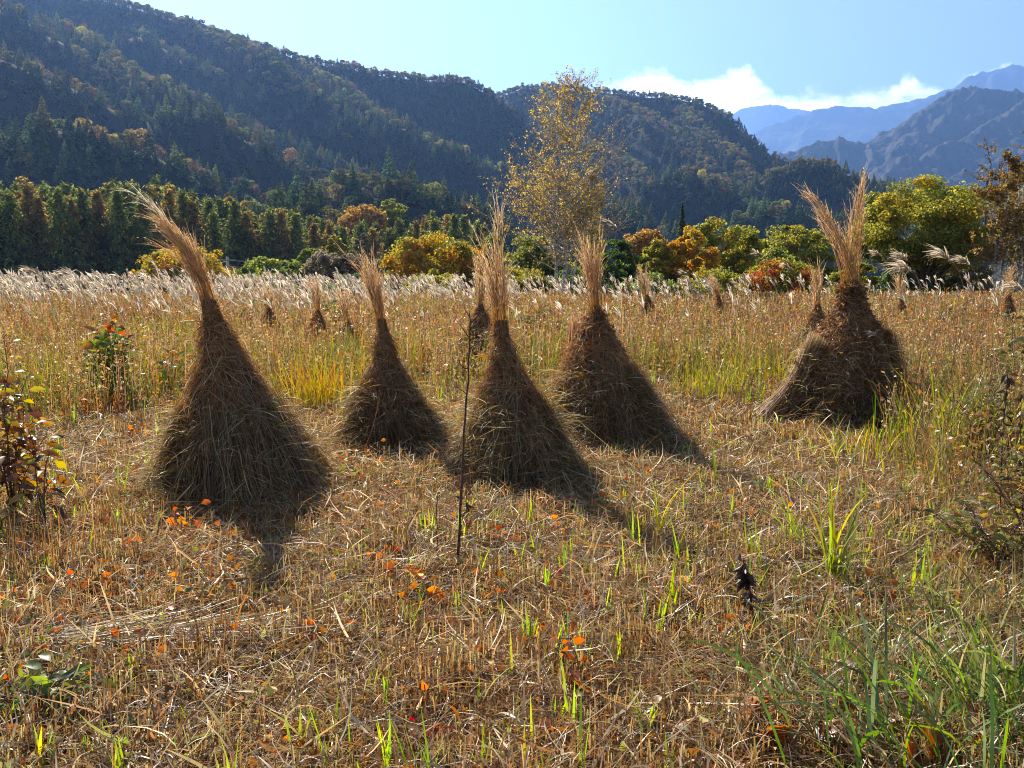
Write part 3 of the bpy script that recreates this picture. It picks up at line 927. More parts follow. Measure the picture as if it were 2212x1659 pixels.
def birch(rng, root, trunks, H, leafcols, leafw, density, leaf, lab, bare_side=0.0, name='birch_tree', spread=0.42, tmat=None, start=0.28, nbr=30):
    o = empty(name, root, lab, 'tree')
    T, Bx, L = Batch(), Batch(), Batch()
    tips = []
    for (lean_x, lean_y, hh, r0, bow) in trunks:
        k = 9
        t = np.linspace(0, 1, k)[:, None]
        P = np.concatenate([lean_x * hh * t ** 1.2 + bow * np.sin(np.pi * t), lean_y * hh * t, hh * t - 0.6 * (t == 0)], 1) + rng.normal(0, 0.015 * hh, (k, 3)) * np.array([1, 1, 0.2]) * t
        T.tube(P, np.linspace(r0, 0.012, k), (1, 1, 1), 8)
        nb = int(nbr * hh / 8)
        for i in range(nb):
            tt = start + (1 - start) * rng.random() ** 0.8
            idx_ = tt * (k - 1); a0 = int(min(idx_, k - 2)); f = idx_ - a0
            p0 = P[a0] * (1 - f) + P[a0 + 1] * f
            az = rng.random() * 6.283
            ln = hh * spread * (1.05 - tt) ** 0.75 * (0.5 + 0.6 * rng.random())
            if ln < 0.25: ln = 0.25
            up = 0.35 + 0.7 * rng.random()
            p1 = p0 + np.array([math.cos(az), math.sin(az), up]) * ln / math.sqrt(1 + up * up)
            Q = limb(Bx, p0, p1, 0.012 + 0.018 * (1 - tt) * r0 / 0.1, 0.005, rng, 5, -0.03, 4)
            for j in range(int(5 + ln * 4)):
                s = 0.25 + 0.75 * rng.random(); ii = int(min(s * 4, 3)); ff = s * 4 - ii
                q0 = Q[ii] * (1 - ff) + Q[ii + 1] * ff
                dv = nrm((p1 - p0)[None])[0] * 0.7 + rng.normal(0, 0.55, 3) + np.array([0, 0, 0.15])
                l2 = (0.25 + 0.55 * rng.random()) * min(1.0, ln)
                q1 = q0 + nrm(dv[None])[0] * l2
                Bx.tube([q0, (q0 + q1) / 2 + rng.normal(0, 0.03, 3), q1 - np.array([0, 0, 0.05])], [0.007, 0.005, 0.003], (1, 1, 1), 3)
                tips.append((q0, q1))
    tips = np.array(tips)
    m = int(len(tips) * density)
    kk = rng.integers(0, len(tips), m); s = rng.random((m, 1)) ** 0.7
    p = tips[kk, 0] * (1 - s) + tips[kk, 1] * s + rng.normal(0, 0.05, (m, 3))
    keep = rng.random(m) < np.where(p[:, 0] > bare_side, 0.25, 1.0) if bare_side else np.ones(m, bool)
    keep &= rng.random(m) < 0.35 + 0.65 * sstep(0.2, 0.5, p[:, 2] / H)
    p = p[keep]; m = len(p)
    ax = nrm(rdir(rng, m) + np.array([0, 0, -0.6])); sd = nrm(np.cross(ax, rdir(rng, m)))
    sz = leaf * (0.7 + 0.6 * rng.random(m))
    L.quads(p, ax, sd, sz * 1.3, sz, pick(rng, m, leafcols, leafw, 0.2))
    T.build('trunk', tmat or M_BIRCH, o)
    Bx.build('branches', M_BARK if tmat else M_TWIG, o)
    L.build('crown', M_TREELEAF, o)
    return o


M_TWIG = bark_mat('birch_twig', (0.18, 0.13, 0.10), (0.44, 0.38, 0.32), 5)
GOLD = [(0.46, 0.31, 0.085), (0.54, 0.40, 0.11), (0.36, 0.24, 0.07), (0.42, 0.35, 0.10), (0.26, 0.15, 0.06)]
rng = np.random.default_rng(501)
DB = 36.0
rt = at(1216, 640, DB)
zb = float(base_z(rt[0], DB)) - 0.1
rt = np.array([rt[0], DB, zb])
Hb = at(1216, 183, DB)[2] - zb
birch(rng, rt, [(0.045, 0.0, Hb, 0.13, -0.05), (-0.03, 0.03, Hb * 0.80, 0.10, -0.30), (0.20, -0.04, Hb * 0.62, 0.07, 0.1)], Hb, GOLD, [3, 3, 2, 1.6, 1.6], 6.0, 0.058,
      'tall birch with pale forked trunk and thin golden leaves at the field edge', bare_side=1.6, spread=0.60, nbr=70)
rng = np.random.default_rng(502)
DR = 34.0
rt = at(2150, 640, DR); zb = float(base_z(rt[0], DR))
Hr = at(2150, 340, DR)[2] - zb
birch(rng, (rt[0], DR, zb), [(0.03, 0, Hr, 0.12, 0.0), (-0.07, 0.05, Hr * 0.9, 0.09, 0.1), (0.16, 0.02, Hr * 0.95, 0.09, 0)], Hr, BR, [3, 3, 2, 2], 11, 0.085,
      'white stemmed birch with dense brown leaves near the right border', spread=0.36)
rng = np.random.default_rng(503)
rt = at(2196, 640, 37); zb = float(base_z(rt[0], 37))
Hr = at(2196, 272, 37)[2] - zb
birch(rng, (rt[0], 37, zb), [(0.0, 0, Hr, 0.09, 0.0), (0.10, 0, Hr * 0.9, 0.08, 0.0)], Hr, BR, [2, 2, 3, 2], 1.6, 0.07,
      'thin birch with almost bare top branches against the blue mountain at the far right', spread=0.26)
rng = np.random.default_rng(504)
rt = at(2112, 640, 40); zb = float(base_z(rt[0], 40))
Hr = at(2112, 300, 40)[2] - zb
birch(rng, (rt[0], 40, zb), [(0.01, 0, Hr, 0.08, 0.0)], Hr, BR, [2, 2, 3, 2], 2.0, 0.08,
      'slim bare topped tree rising between the big green tree and the brown birch', spread=0.25, tmat=M_BARK)

# dark spire and pink roofed house in the valley
rng = np.random.default_rng(505)
dS = 140.0
top = at(1474, 436, dS); zb = float(base_z(top[0], dS)); H = top[2] - zb
T, B = Batch(), Batch()
n_ = 2600
t = rng.random(n_) ** 0.7; zz = H * (1 - 0.9 * t); r = 2.6 * t * np.sqrt(rng.random(n_)); a_ = rng.random(n_) * 6.28
p = np.stack([r * np.cos(a_), r * np.sin(a_), zz], -1)
ax = nrm(np.stack([np.cos(a_), np.sin(a_), np.full(n_, -0.5)], -1) + rng.normal(0, 0.3, (n_, 3)))
B.quads(p, ax, nrm(np.cross(ax, rdir(rng, n_))), 0.5, 0.25, pick(rng, n_, [(0.06, 0.085, 0.035), (0.08, 0.10, 0.04)]))
T.tube([(0, 0, -0.5), (0, 0, H * 0.96)], [0.16, 0.02], (1, 1, 1), 6)
o = empty('spruce_tree', (top[0], dS, zb), 'dark slender spire shaped conifer beside the pink roof', 'tree')
T.build('trunk', M_BARK, o); B.build('crown', M_NEEDLE, o)


def plain(name, col, rough=0.7):
    m, nt, out = new_mat(name)
    N, L = nt.nodes, nt.links
    p = N.new('ShaderNodeBsdfPrincipled'); p.inputs['Roughness'].default_value = rough
    tcn = N.new('ShaderNodeTexCoord'); ns = N.new('ShaderNodeTexNoise'); ns.inputs['Scale'].default_value = 3; ns.inputs['Detail'].default_value = 6
    L.new(tcn.outputs['Object'], ns.inputs['Vector'])
    cr = N.new('ShaderNodeValToRGB')
    cr.color_ramp.elements[0].position = 0.3; cr.color_ramp.elements[0].color = (*[c * 0.75 for c in col], 1)
    cr.color_ramp.elements[1].position = 0.7; cr.color_ramp.elements[1].color = (*col, 1)
    L.new(ns.outputs['Fac'], cr.inputs['Fac']); L.new(cr.outputs[0], p.inputs['Base Color'])
    L.new(p.outputs[0], out.inputs['Surface'])
    return m


def prism(pts_lo, pts_hi):
    V = np.array(list(pts_lo) + list(pts_hi), float)
    Q = [[0, 1, 5, 4], [1, 2, 6, 5], [2, 3, 7, 6], [3, 0, 4, 7], [0, 3, 2, 1], [4, 5, 6, 7]]
    return V, Q


def boxv(x0, x1, y0, y1, z0, z1):
    return prism([(x0, y0, z0), (x1, y0, z0), (x1, y1, z0), (x0, y1, z0)], [(x0, y0, z1), (x1, y0, z1), (x1, y1, z1), (x0, y1, z1)])


dH = 455.0
for dq in np.arange(300.0, 640.0, 4.0):
    q_ = at(1452, 500, dq)
    if float(height(np.array([q_[0]]), np.array([dq]))[0]) + 2.0 > q_[2]:
        dH = dq - 4
        break
print('house at', dH)
hp = at(1452, 492, dH)
zb = float(height(np.array([hp[0]]), np.array([dH]))[0]) - 0.5
hz = 3.2
o = empty('house', (hp[0], dH, zb), 'small distant house with a pink sheet metal roof between the bushes', 'house')
o.rotation_euler = (0, 0, R(20))
B = Batch(); V, Q = boxv(-2.6, 2.6, -2.2, 2.2, -3.0, hz - 1.0); B.add(V, Q, (0.4, 0.4, 0.4))
B.add([(-2.6, -2.2, hz - 1.0), (-2.6, 2.2, hz - 1.0), (-2.6, 0, hz + 0.55), (-2.6, 0, hz + 0.54)], [[0, 1, 2, 3]], (0.4, 0.4, 0.4))
B.add([(2.6, -2.2, hz - 1.0), (2.6, 2.2, hz - 1.0), (2.6, 0, hz + 0.55), (2.6, 0, hz + 0.54)], [[0, 1, 2, 3]], (0.4, 0.4, 0.4))
B.build('wall', plain('house_wall', (0.22, 0.18, 0.15)), o)
B = Batch()
for s in (-1, 1):
    lo = [(-3, 0, hz + 0.6), (3, 0, hz + 0.6), (3, s * 2.8, hz - 1.25), (-3, s * 2.8, hz - 1.25)]
    V, Q = prism(lo, [(x, y, z + 0.12) for x, y, z in lo]); B.add(V, Q, (0.5, 0.3, 0.3))
B.build('roof', plain('pink_roof', (0.5, 0.26, 0.25), 0.5), o)
for x in (-1.3, 1.2):
    B = Batch(); V, Q = boxv(x - 0.5, x + 0.5, -2.26, -2.203, 1.2, 2.4); B.add(V, Q, (0.1, 0.1, 0.1))
    B.build('window', plain('house_window', (0.05, 0.06, 0.07), 0.15), o)

# utility pole and wires below the field edge on the left
dP = 72.0
M_POLE = plain('concrete_pole', (0.42, 0.41, 0.39))
tops_p = []
for (u, d, v, lab) in ((-140, 60, 590, None), (491, dP, 562, 'grey utility pole carrying wires left of the low green tree'), (1240, 86, 540, None)):
    tp = at(u, v, d); zb = float(base_z(tp[0], d))
    tops_p.append(tp)
    if lab:
        o = empty('utility_pole', (tp[0], d, zb), lab, 'pole')
        B = Batch(); B.tube([(0, 0, -0.5), (0, 0, tp[2] - zb + 0.3)], [0.16, 0.1], (1, 1, 1), 8); B.build('post', M_POLE, o)
        for dz in (0.0, -0.55):
            B = Batch(); V, Q = boxv(-0.7, 0.7, -0.13, -0.05, tp[2] - zb + dz - 0.05, tp[2] - zb + dz + 0.05); B.add(V, Q, (1, 1, 1)); B.build('crossarm', M_POLE, o)
M_WIRE = plain('wire', (0.22, 0.22, 0.23), 0.4)
for q, (ox, dz) in enumerate(((-0.6, 0.05), (0.6, 0.05), (-0.6, -0.5), (0.6, -0.5))):
    B = Batch()
    for a, b in zip(tops_p[:-1], tops_p[1:]):
        t = np.linspace(0, 1, 24)[:, None]
        P = a + (b - a) * t + np.array([ox * 0.3, ox, dz]); P[:, 2] -= 1.3 * 4 * (t * (1 - t))[:, 0]
        B.tube(P, 0.012, (1, 1, 1), 4)
    o = B.build('power_line', M_WIRE)
    tag(o, ['upper front', 'upper back', 'lower front', 'lower back'][q] + ' wire sagging between poles below the left field edge', 'wire', 'wires along the field edge')


# ------------------------------------------------------------------ field vegetation that nobody could count
STRAW = [(0.40, 0.275, 0.13), (0.56, 0.435, 0.25), (0.26, 0.165, 0.075), (0.14, 0.08, 0.035), (0.38, 0.32, 0.20), (0.26, 0.12, 0.045)]
STRAW_W = [3, 2.6, 3, 3.4, 1.8, 2.4]


def samp(rng, n, y0, y1, p=1.0, q0=-0.68, q1=0.68):
    e = 2 - p
    y = (rng.random(n) * (y1 ** e - y0 ** e) + y0 ** e) ** (1 / e)
    q = q0 + (q1 - q0) * rng.random(n)
    return np.stack([q * y, y, base_z(q * y, y)], -1)


def tall_front(x, y):
    q = x / np.maximum(y, 0.1)
    f = 11.0 + 2.5 * (fbm(x, y, 3.0, 2, 201) - 0.5) * 2
    f = f + (4.9 - f) * sstep(0.40, 0.50, q)
    f = f + (8.3 - f) * sstep(-0.36, -0.5, q)
    return f


rng = np.random.default_rng(31)
# fallen straw and leaf litter
B = Batch()
n = 135000
p = samp(rng, n, 2.2, 13, 1.35)
p = p[rng.random(n) < (0.25 + 0.75 * sstep(0.38, 0.60, fbm(p[:, 0], p[:, 1], 0.5, 3, 41))) * (0.35 + 0.65 * sstep(0.36, 0.58, fbm(p[:, 0], p[:, 1], 1.7, 2, 43)))]; n = len(p)
p[:, 2] += 0.005 + 0.07 * rng.random(n) ** 1.6
L = 0.08 + 0.34 * rng.random(n) ** 1.8
P, sd = arcs(rng, p, rng.random(n) * 6.283, L, 1.25 + 0.3 * rng.random(n), rng.normal(0, 0.35, n), 5, 0.9)
P[:, :, 2] = np.maximum(P[:, :, 2], base_z(P[:, :, 0], P[:, :, 1]) + 0.004)
W = np.maximum(0.0022 + 0.0032 * rng.random(n), 0.00075 * p[:, 1])[:, None] * np.array([[1, 1, 1, 0.8, 0.3]])
c = pick(rng, n, STRAW, STRAW_W)
zr = sstep(0.45, 0.62, fbm(p[:, 0], p[:, 1], 1.3, 3, 611))[:, None]
c = c * (1 - zr) + zr * pick(rng, n, [(0.28, 0.14, 0.055), (0.36, 0.20, 0.08), (0.18, 0.09, 0.035), (0.44, 0.31, 0.15)])
B.ribbons(P, W, sd, c)
n = 34000                                         # curled dry leaf blades standing in the litter
p = samp(rng, n, 2.2, 12, 1.3)
P, sd = arcs(rng, p, rng.random(n) * 6.283, 0.07 + 0.2 * rng.random(n), 0.2 + 0.6 * rng.random(n), 0.6 + 1.8 * rng.random(n), 6, 0.5)
W = np.maximum(0.003 + 0.004 * rng.random(n), 0.0008 * p[:, 1])[:, None] * np.array([[0.7, 1, 1, 0.9, 0.6, 0.15]])
B.ribbons(P, W, sd, pick(rng, n, [(0.5, 0.38, 0.22), (0.36, 0.25, 0.13), (0.3, 0.15, 0.06), (0.42, 0.36, 0.25), (0.34, 0.32, 0.12)], [3, 3, 2, 2, 1]))
n = 9000                                          # broad withered blades
p = samp(rng, n, 2.2, 11, 1.3); p[:, 2] += 0.03 * rng.random(n)
P, sd = arcs(rng, p, rng.random(n) * 6.283, 0.10 + 0.22 * rng.random(n), 0.7 + 0.9 * rng.random(n), rng.normal(0.4, 0.9, n), 7, 1.2)
P[:, :, 2] = np.maximum(P[:, :, 2], base_z(P[:, :, 0], P[:, :, 1]) + 0.006)
W = np.maximum(0.006 + 0.006 * rng.random(n), 0.0011 * p[:, 1])[:, None] * np.array([[0.5, 0.9, 1, 1, 0.9, 0.6, 0.1]])
B.ribbons(P, W, sd, pick(rng, n, [(0.46, 0.34, 0.19), (0.58, 0.48, 0.33), (0.24, 0.12, 0.055), (0.40, 0.17, 0.05), (0.26, 0.25, 0.08)], [3, 3, 2.5, 1, 1.3]))
# a band of long combed straw on the left
n = 260
cpt = on_ground(190, 1400)
p = np.stack([cpt[0] - 0.75 + 1.1 * rng.random(n), cpt[1] + rng.normal(0, 0.05, n), np.full(n, 0.05)], -1)
p[:, 1] += (p[:, 0] - cpt[0]) * 0.10; p[:, 2] += 0.02 * rng.random(n) - 0.03
P, sd = arcs(rng, p, 0.08 + rng.normal(0, 0.06, n), 0.4 + 0.4 * rng.random(n), 1.5 + rng.normal(0, 0.06, n), rng.normal(0.05, 0.1, n), 6, 0.1)
B.ribbons(P, 0.004, sd, pick(rng, n, [(0.5, 0.42, 0.28), (0.42, 0.33, 0.2), (0.3, 0.2, 0.11)]))
tag(B.build('straw_litter', M_STRAW), 'dry cut straw and curled grass blades lying all over the mown foreground', 'straw', kind='stuff')

# standing stubble in tufts
B = Batch()
nt_ = 4300
tc_ = samp(rng, nt_, 2.3, 12, 1.2)
k = rng.integers(6, 22, nt_)
rep = np.repeat(np.arange(nt_), k); n = len(rep)
p = tc_[rep] + np.concatenate([rng.normal(0, 0.045, (n, 2)), np.zeros((n, 1))], 1)
p[:, 2] = base_z(p[:, 0], p[:, 1]) - 0.01
hh = (0.06 + 0.10 * rng.random(nt_))[rep] * (0.6 + 0.6 * rng.random(n))
P, sd = arcs(rng, p, rng.random(n) * 6.283, hh, 0.14 * rng.random(n) + 0.02, rng.normal(0, 0.15, n), 3)
sd = np.stack([np.ones(n), rng.normal(0, 0.5, n), np.zeros(n)], -1); sd = nrm(sd)
W = np.maximum(0.003 + 0.0028 * rng.random(n), 0.0008 * p[:, 1])[:, None] * np.array([[1, 1, 0.9]])
B.ribbons(P, W, sd, pick(rng, n, [(0.31, 0.20, 0.09), (0.22, 0.115, 0.05), (0.46, 0.34, 0.17), (0.13, 0.07, 0.03), (0.30, 0.26, 0.09)], [3, 3.6, 1.8, 3.2, 1.2]))
tag(B.build('stubble', M_STRAW), 'short upright cut stalks standing in tufts across the mown foreground', 'stubble', kind='stuff')

# low green and yellow weeds creeping between the straw
B = Batch()
n = 15000
p = samp(rng, n, 2.2, 13, 1.15)
p = p[rng.random(n) < sstep(0.52, 0.66, fbm(p[:, 0], p[:, 1], 1.0, 3, 57))]; n = len(p)
p[:, 2] += 0.01 + 0.10 * rng.random(n) ** 1.5
ax = nrm(np.stack([rng.normal(0, 1, n), rng.normal(0, 1, n), 0.3 + rng.normal(0, 0.5, n)], -1))
L = np.maximum(0.018 + 0.035 * rng.random(n) ** 1.6, 0.004 * p[:, 1])
B.leaves(p, ax, nrm(rdir(rng, n) + np.array([0, -0.4, 0.6])), L, L * 0.5, pick(rng, n, [(0.24, 0.27, 0.05), (0.16, 0.20, 0.04), (0.36, 0.33, 0.07), (0.30, 0.30, 0.14)], [3, 3, 2, 1]))
tag(B.build('creeping_weeds', M_LEAF), 'low yellow green weeds creeping in patches between the straw', 'weeds', kind='stuff')

# broken small leaves: brown, orange, olive
B = Batch()
n = 30000
p = samp(rng, n, 2.2, 12.5, 1.25)
cl = fbm(p[:, 0], p[:, 1], 0.9, 3, 77)
p[:, 2] += 0.008 + 0.10 * rng.random(n) ** 2
ax = nrm(np.stack([rng.normal(0, 1, n), rng.normal(0, 1, n), rng.normal(0, 0.55, n)], -1))
L = np.maximum(0.018 + 0.042 * rng.random(n) ** 2, 0.0042 * p[:, 1])
ORANGE = [(0.50, 0.15, 0.03), (0.58, 0.22, 0.05), (0.40, 0.09, 0.025)]
c = np.where((cl > 0.54)[:, None] & (rng.random((n, 1)) < 0.6), pick(rng, n, ORANGE), pick(rng, n, [(0.20, 0.10, 0.04), (0.32, 0.2, 0.1), (0.15, 0.14, 0.05), (0.42, 0.36, 0.2), (0.22, 0.24, 0.06), (0.4, 0.16, 0.05)], [4, 3, 2, 2, 1.3, 1.2]))
B.leaves(p, ax, nrm(rdir(rng, n) + np.array([0, -0.5, 0.5])), L, L * (0.5 + 0.3 * rng.random(n)), c)
tag(B.build('leaf_litter', M_LEAF), 'small brown, olive and orange leaves scattered through the straw', 'leaves', kind='stuff')

# fresh green shoots
B = Batch()
nt_ = 1500
tc_ = samp(rng, nt_, 2.3, 13, 1.15)
den = fbm(tc_[:, 0], tc_[:, 1], 1.6, 2, 301)
tc_ = tc_[den > 0.44]; nt_ = len(tc_)
k = rng.integers(2, 7, nt_); rep = np.repeat(np.arange(nt_), k); n = len(rep)
p = tc_[rep] + np.concatenate([rng.normal(0, 0.02, (n, 2)), np.zeros((n, 1))], 1)
P, sd = arcs(rng, p, rng.random(n) * 6.283, (0.08 + 0.22 * rng.random(nt_) ** 1.8)[rep] * (0.6 + 0.5 * rng.random(n)), 0.05 + 0.3 * rng.random(n), 0.1 + 0.35 * rng.random(n), 5)
W = np.maximum(0.007 + 0.006 * rng.random(n), 0.0013 * p[:, 1])[:, None] * np.array([[0.7, 1, 1, 0.7, 0.1]])
B.ribbons(P, W, sd, pick(rng, n, [(0.30, 0.42, 0.04), (0.42, 0.52, 0.06), (0.22, 0.34, 0.04), (0.5, 0.46, 0.07)], [3, 3, 2, 1]))
tag(B.build('green_shoots', M_GRASS), 'short fresh yellow green grass shoots poking through the stubble', 'shoots', kind='stuff')


# tall autumn grass behind the stooks
def tall_zone(p, rng, soft=1.4):
    f = tall_front(p[:, 0], p[:, 1])
    return sstep(-soft * 0.5, soft, p[:, 1] - f)


B = Batch()
n = 140000
p = samp(rng, n, 4.2, 33, 0.95)
tz = tall_zone(p, rng)
keep = rng.random(n) < tz * (0.12 + 0.88 * sstep(0.36, 0.62, fbm(p[:, 0], p[:, 1], 0.9, 3, 401)))
p = p[keep]; tz = tz[keep]; n = len(p)
g = fbm(p[:, 0], p[:, 1], 2.2, 3, 411) + 0.12 * sstep(19, 10, p[:, 1]) - 0.08 * sstep(14, 24, p[:, 1])
hgt = (0.30 + 0.42 * rng.random(n) + 0.35 * (fbm(p[:, 0], p[:, 1], 2.6, 2, 421) - 0.4)) * (0.45 + 0.55 * tz)
hgt = np.clip(hgt, 0.12, 1.2) * (1 + 0.25 * sstep(15, 25, p[:, 1]))
az = 2.6 + rng.normal(0, 1.6, n)
P, sd = arcs(rng, p, az, hgt, 0.08 + 0.25 * rng.random(n), 0.15 + 1.3 * rng.random(n) ** 1.8, 5, 0.3)
W = np.maximum(0.004 + 0.004 * rng.random(n), 0.0009 * p[:, 1])[:, None] * np.array([[0.8, 1, 0.9, 0.7, 0.15]])
greenp = pick(rng, n, [(0.13, 0.17, 0.03), (0.21, 0.23, 0.04), (0.30, 0.27, 0.06), (0.38, 0.21, 0.05), (0.15, 0.14, 0.045)], [3, 3, 2, 1.2, 2.5])
dryp = pick(rng, n, [(0.30, 0.175, 0.085), (0.22, 0.11, 0.05), (0.42, 0.31, 0.17), (0.15, 0.085, 0.045), (0.34, 0.17, 0.06)], [3, 3, 2.4, 2.6, 0.8])
c = np.where(rng.random((n, 1)) < sstep(0.42, 0.60, g)[:, None], greenp, dryp)
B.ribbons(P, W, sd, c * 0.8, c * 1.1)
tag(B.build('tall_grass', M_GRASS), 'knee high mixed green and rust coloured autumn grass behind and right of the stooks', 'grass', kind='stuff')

# fine seed heads and leaflets of the dry weeds
B = Batch()
ns_ = 46000
p = samp(rng, ns_, 4.2, 32, 0.9)
keep = rng.random(ns_) < tall_zone(p, rng) * (0.25 + 0.9 * sstep(0.35, 0.6, fbm(p[:, 0], p[:, 1], 2.4, 3, 451)))
p = p[keep]; ns_ = len(p)
sh = 0.30 + 0.55 * rng.random(ns_) + 0.15 * sstep(14, 24, p[:, 1])
P, sd = arcs(rng, p, rng.random(ns_) * 6.28, sh, 0.05 + 0.15 * rng.random(ns_), 0.3 * rng.random(ns_), 4)
wc = pick(rng, ns_, [(0.27, 0.145, 0.075), (0.34, 0.20, 0.10), (0.42, 0.30, 0.19), (0.24, 0.22, 0.07), (0.38, 0.17, 0.06)], [3.5, 3, 3, 3, 0.8])
B.ribbons(P, np.maximum(0.003, 0.0006 * p[:, 1])[:, None] * np.ones((1, 4)), sd, wc * 0.8)
k = 9
tt = 0.35 + 0.65 * rng.random((ns_, k)); ii = np.minimum((tt * 3).astype(int), 2); ff = (tt * 3 - ii)[..., None]
rows = np.arange(ns_)[:, None]
q = P[rows, ii] * (1 - ff) + P[rows, ii + 1] * ff + rng.normal(0, 0.035, (ns_, k, 3))
q = q.reshape(-1, 3); m = len(q)
sz = np.maximum(0.012 + 0.026 * rng.random(m) ** 2, 0.0019 * q[:, 1] * (0.6 + 0.9 * rng.random(m)))
ax = nrm(rdir(rng, m) + np.array([0, 0, 0.5]))
B.quads(q, ax, nrm(np.cross(ax, rdir(rng, m))), sz * 1.6, sz * 0.7, np.repeat(wc, k, 0) * (0.85 + 0.35 * rng.random((m, 1))))
tag(B.build('dry_weeds', M_GRASS), 'rust brown dry weeds with fine seed heads filling the far half of the field', 'weeds', kind='stuff')


# silver plume grass along the far edge
def plumes(B, rng, p, H, lean_az, size, nf=8, dirn=None):
    """stem and one drooping many stranded feather per point"""
    n = len(p)
    P, sd = arcs(rng, p, lean_az, H, 0.06 + 0.12 * rng.random(n), 0.35 + 0.5 * rng.random(n), 6)
    B.ribbons(P, np.maximum(0.004, 0.0006 * p[:, 1])[:, None] * np.array([[1, 1, 1, 0.9, 0.8, 0.6]]), sd, pick(rng, n, [(0.42, 0.32, 0.17), (0.36, 0.24, 0.12)]))
    rep = np.repeat(np.arange(n), nf); m = len(rep)
    f = 0.0 + 0.45 * rng.random(m)
    top, pre = P[rep, -1], P[rep, -2]
    root = top + (pre - top) * f[:, None]
    dv = nrm(top - pre)
    a2 = np.asarray(lean_az)[rep] + rng.normal(0, 0.35, m)
    tilt = 0.05 + 0.6 * rng.random(m)
    L = np.asarray(size)[rep] * (0.6 + 0.5 * rng.random(m))
    Q, s2 = arcs(rng, root, a2, L, tilt, 0.5 + 1.1 * rng.random(m) ** 1.5, 4)
    W = np.maximum(0.010, 0.0013 * root[:, 1])[:, None] * np.array([[0.5, 1.1, 1.0, 0.3]])
    B.ribbons(Q, W, s2, pick(rng, m, [(0.74, 0.62, 0.46), (0.80, 0.72, 0.58), (0.60, 0.45, 0.30)], [3, 3, 1.5], 0.1))


B = Batch()
n = 5000
p = samp(rng, n, 13, 31, 0.6, -0.68, 0.60)
q = p[:, 0] / p[:, 1]
dens = np.where(q < -0.2, 1.0, np.where(q < 0.02, 0.75, np.where(q < 0.3, 0.42, 0.2))) * (0.25 + 0.75 * sstep(14, 22, p[:, 1] + 5 * sstep(-0.25, -0.5, q)))
dens = dens * sstep(0.36, 0.58, fbm(p[:, 0], p[:, 1], 2.4, 3, 471) + 0.10 * sstep(0.0, -0.3, q))
p = p[rng.random(n) < dens]; n = len(p)
qq = p[:, 0] / p[:, 1]
H = 0.80 + 0.68 * rng.random(n) ** 0.8 + 0.30 * (rng.random(n) < 0.07) * rng.random(n) + 0.12 * sstep(-0.2, -0.5, qq)
plumes(B, rng, p, H, math.pi + rng.normal(0, 0.5, n), 0.13 + 0.12 * rng.random(n), 9)
tag(B.build('plume_grass', M_FLUFF), 'band of backlit silver plumed grass heads along the far edge of the field', 'plume grass', kind='stuff')


# ------------------------------------------------------------------ stooks: tied grass sheaves standing in a cone
ST_UP = [(0.34, 0.17, 0.06), (0.28, 0.12, 0.04), (0.44, 0.27, 0.11), (0.17, 0.08, 0.03), (0.38, 0.17, 0.05)]
ST_LO = [(0.36, 0.23, 0.10), (0.27, 0.155, 0.06), (0.48, 0.36, 0.19), (0.18, 0.09, 0.035), (0.33, 0.24, 0.10)]
ST_PL = [(0.36, 0.18, 0.07), (0.28, 0.12, 0.045), (0.44, 0.26, 0.12)]
ST_FL = [(0.54, 0.33, 0.15), (0.46, 0.25, 0.10), (0.66, 0.48, 0.28)]


def curve_fn(h, *cols):
    h = np.asarray(h, float); o = np.argsort(h)
    return lambda x: [np.interp(x, h[o], np.asarray(c, float)[o]) for c in cols]


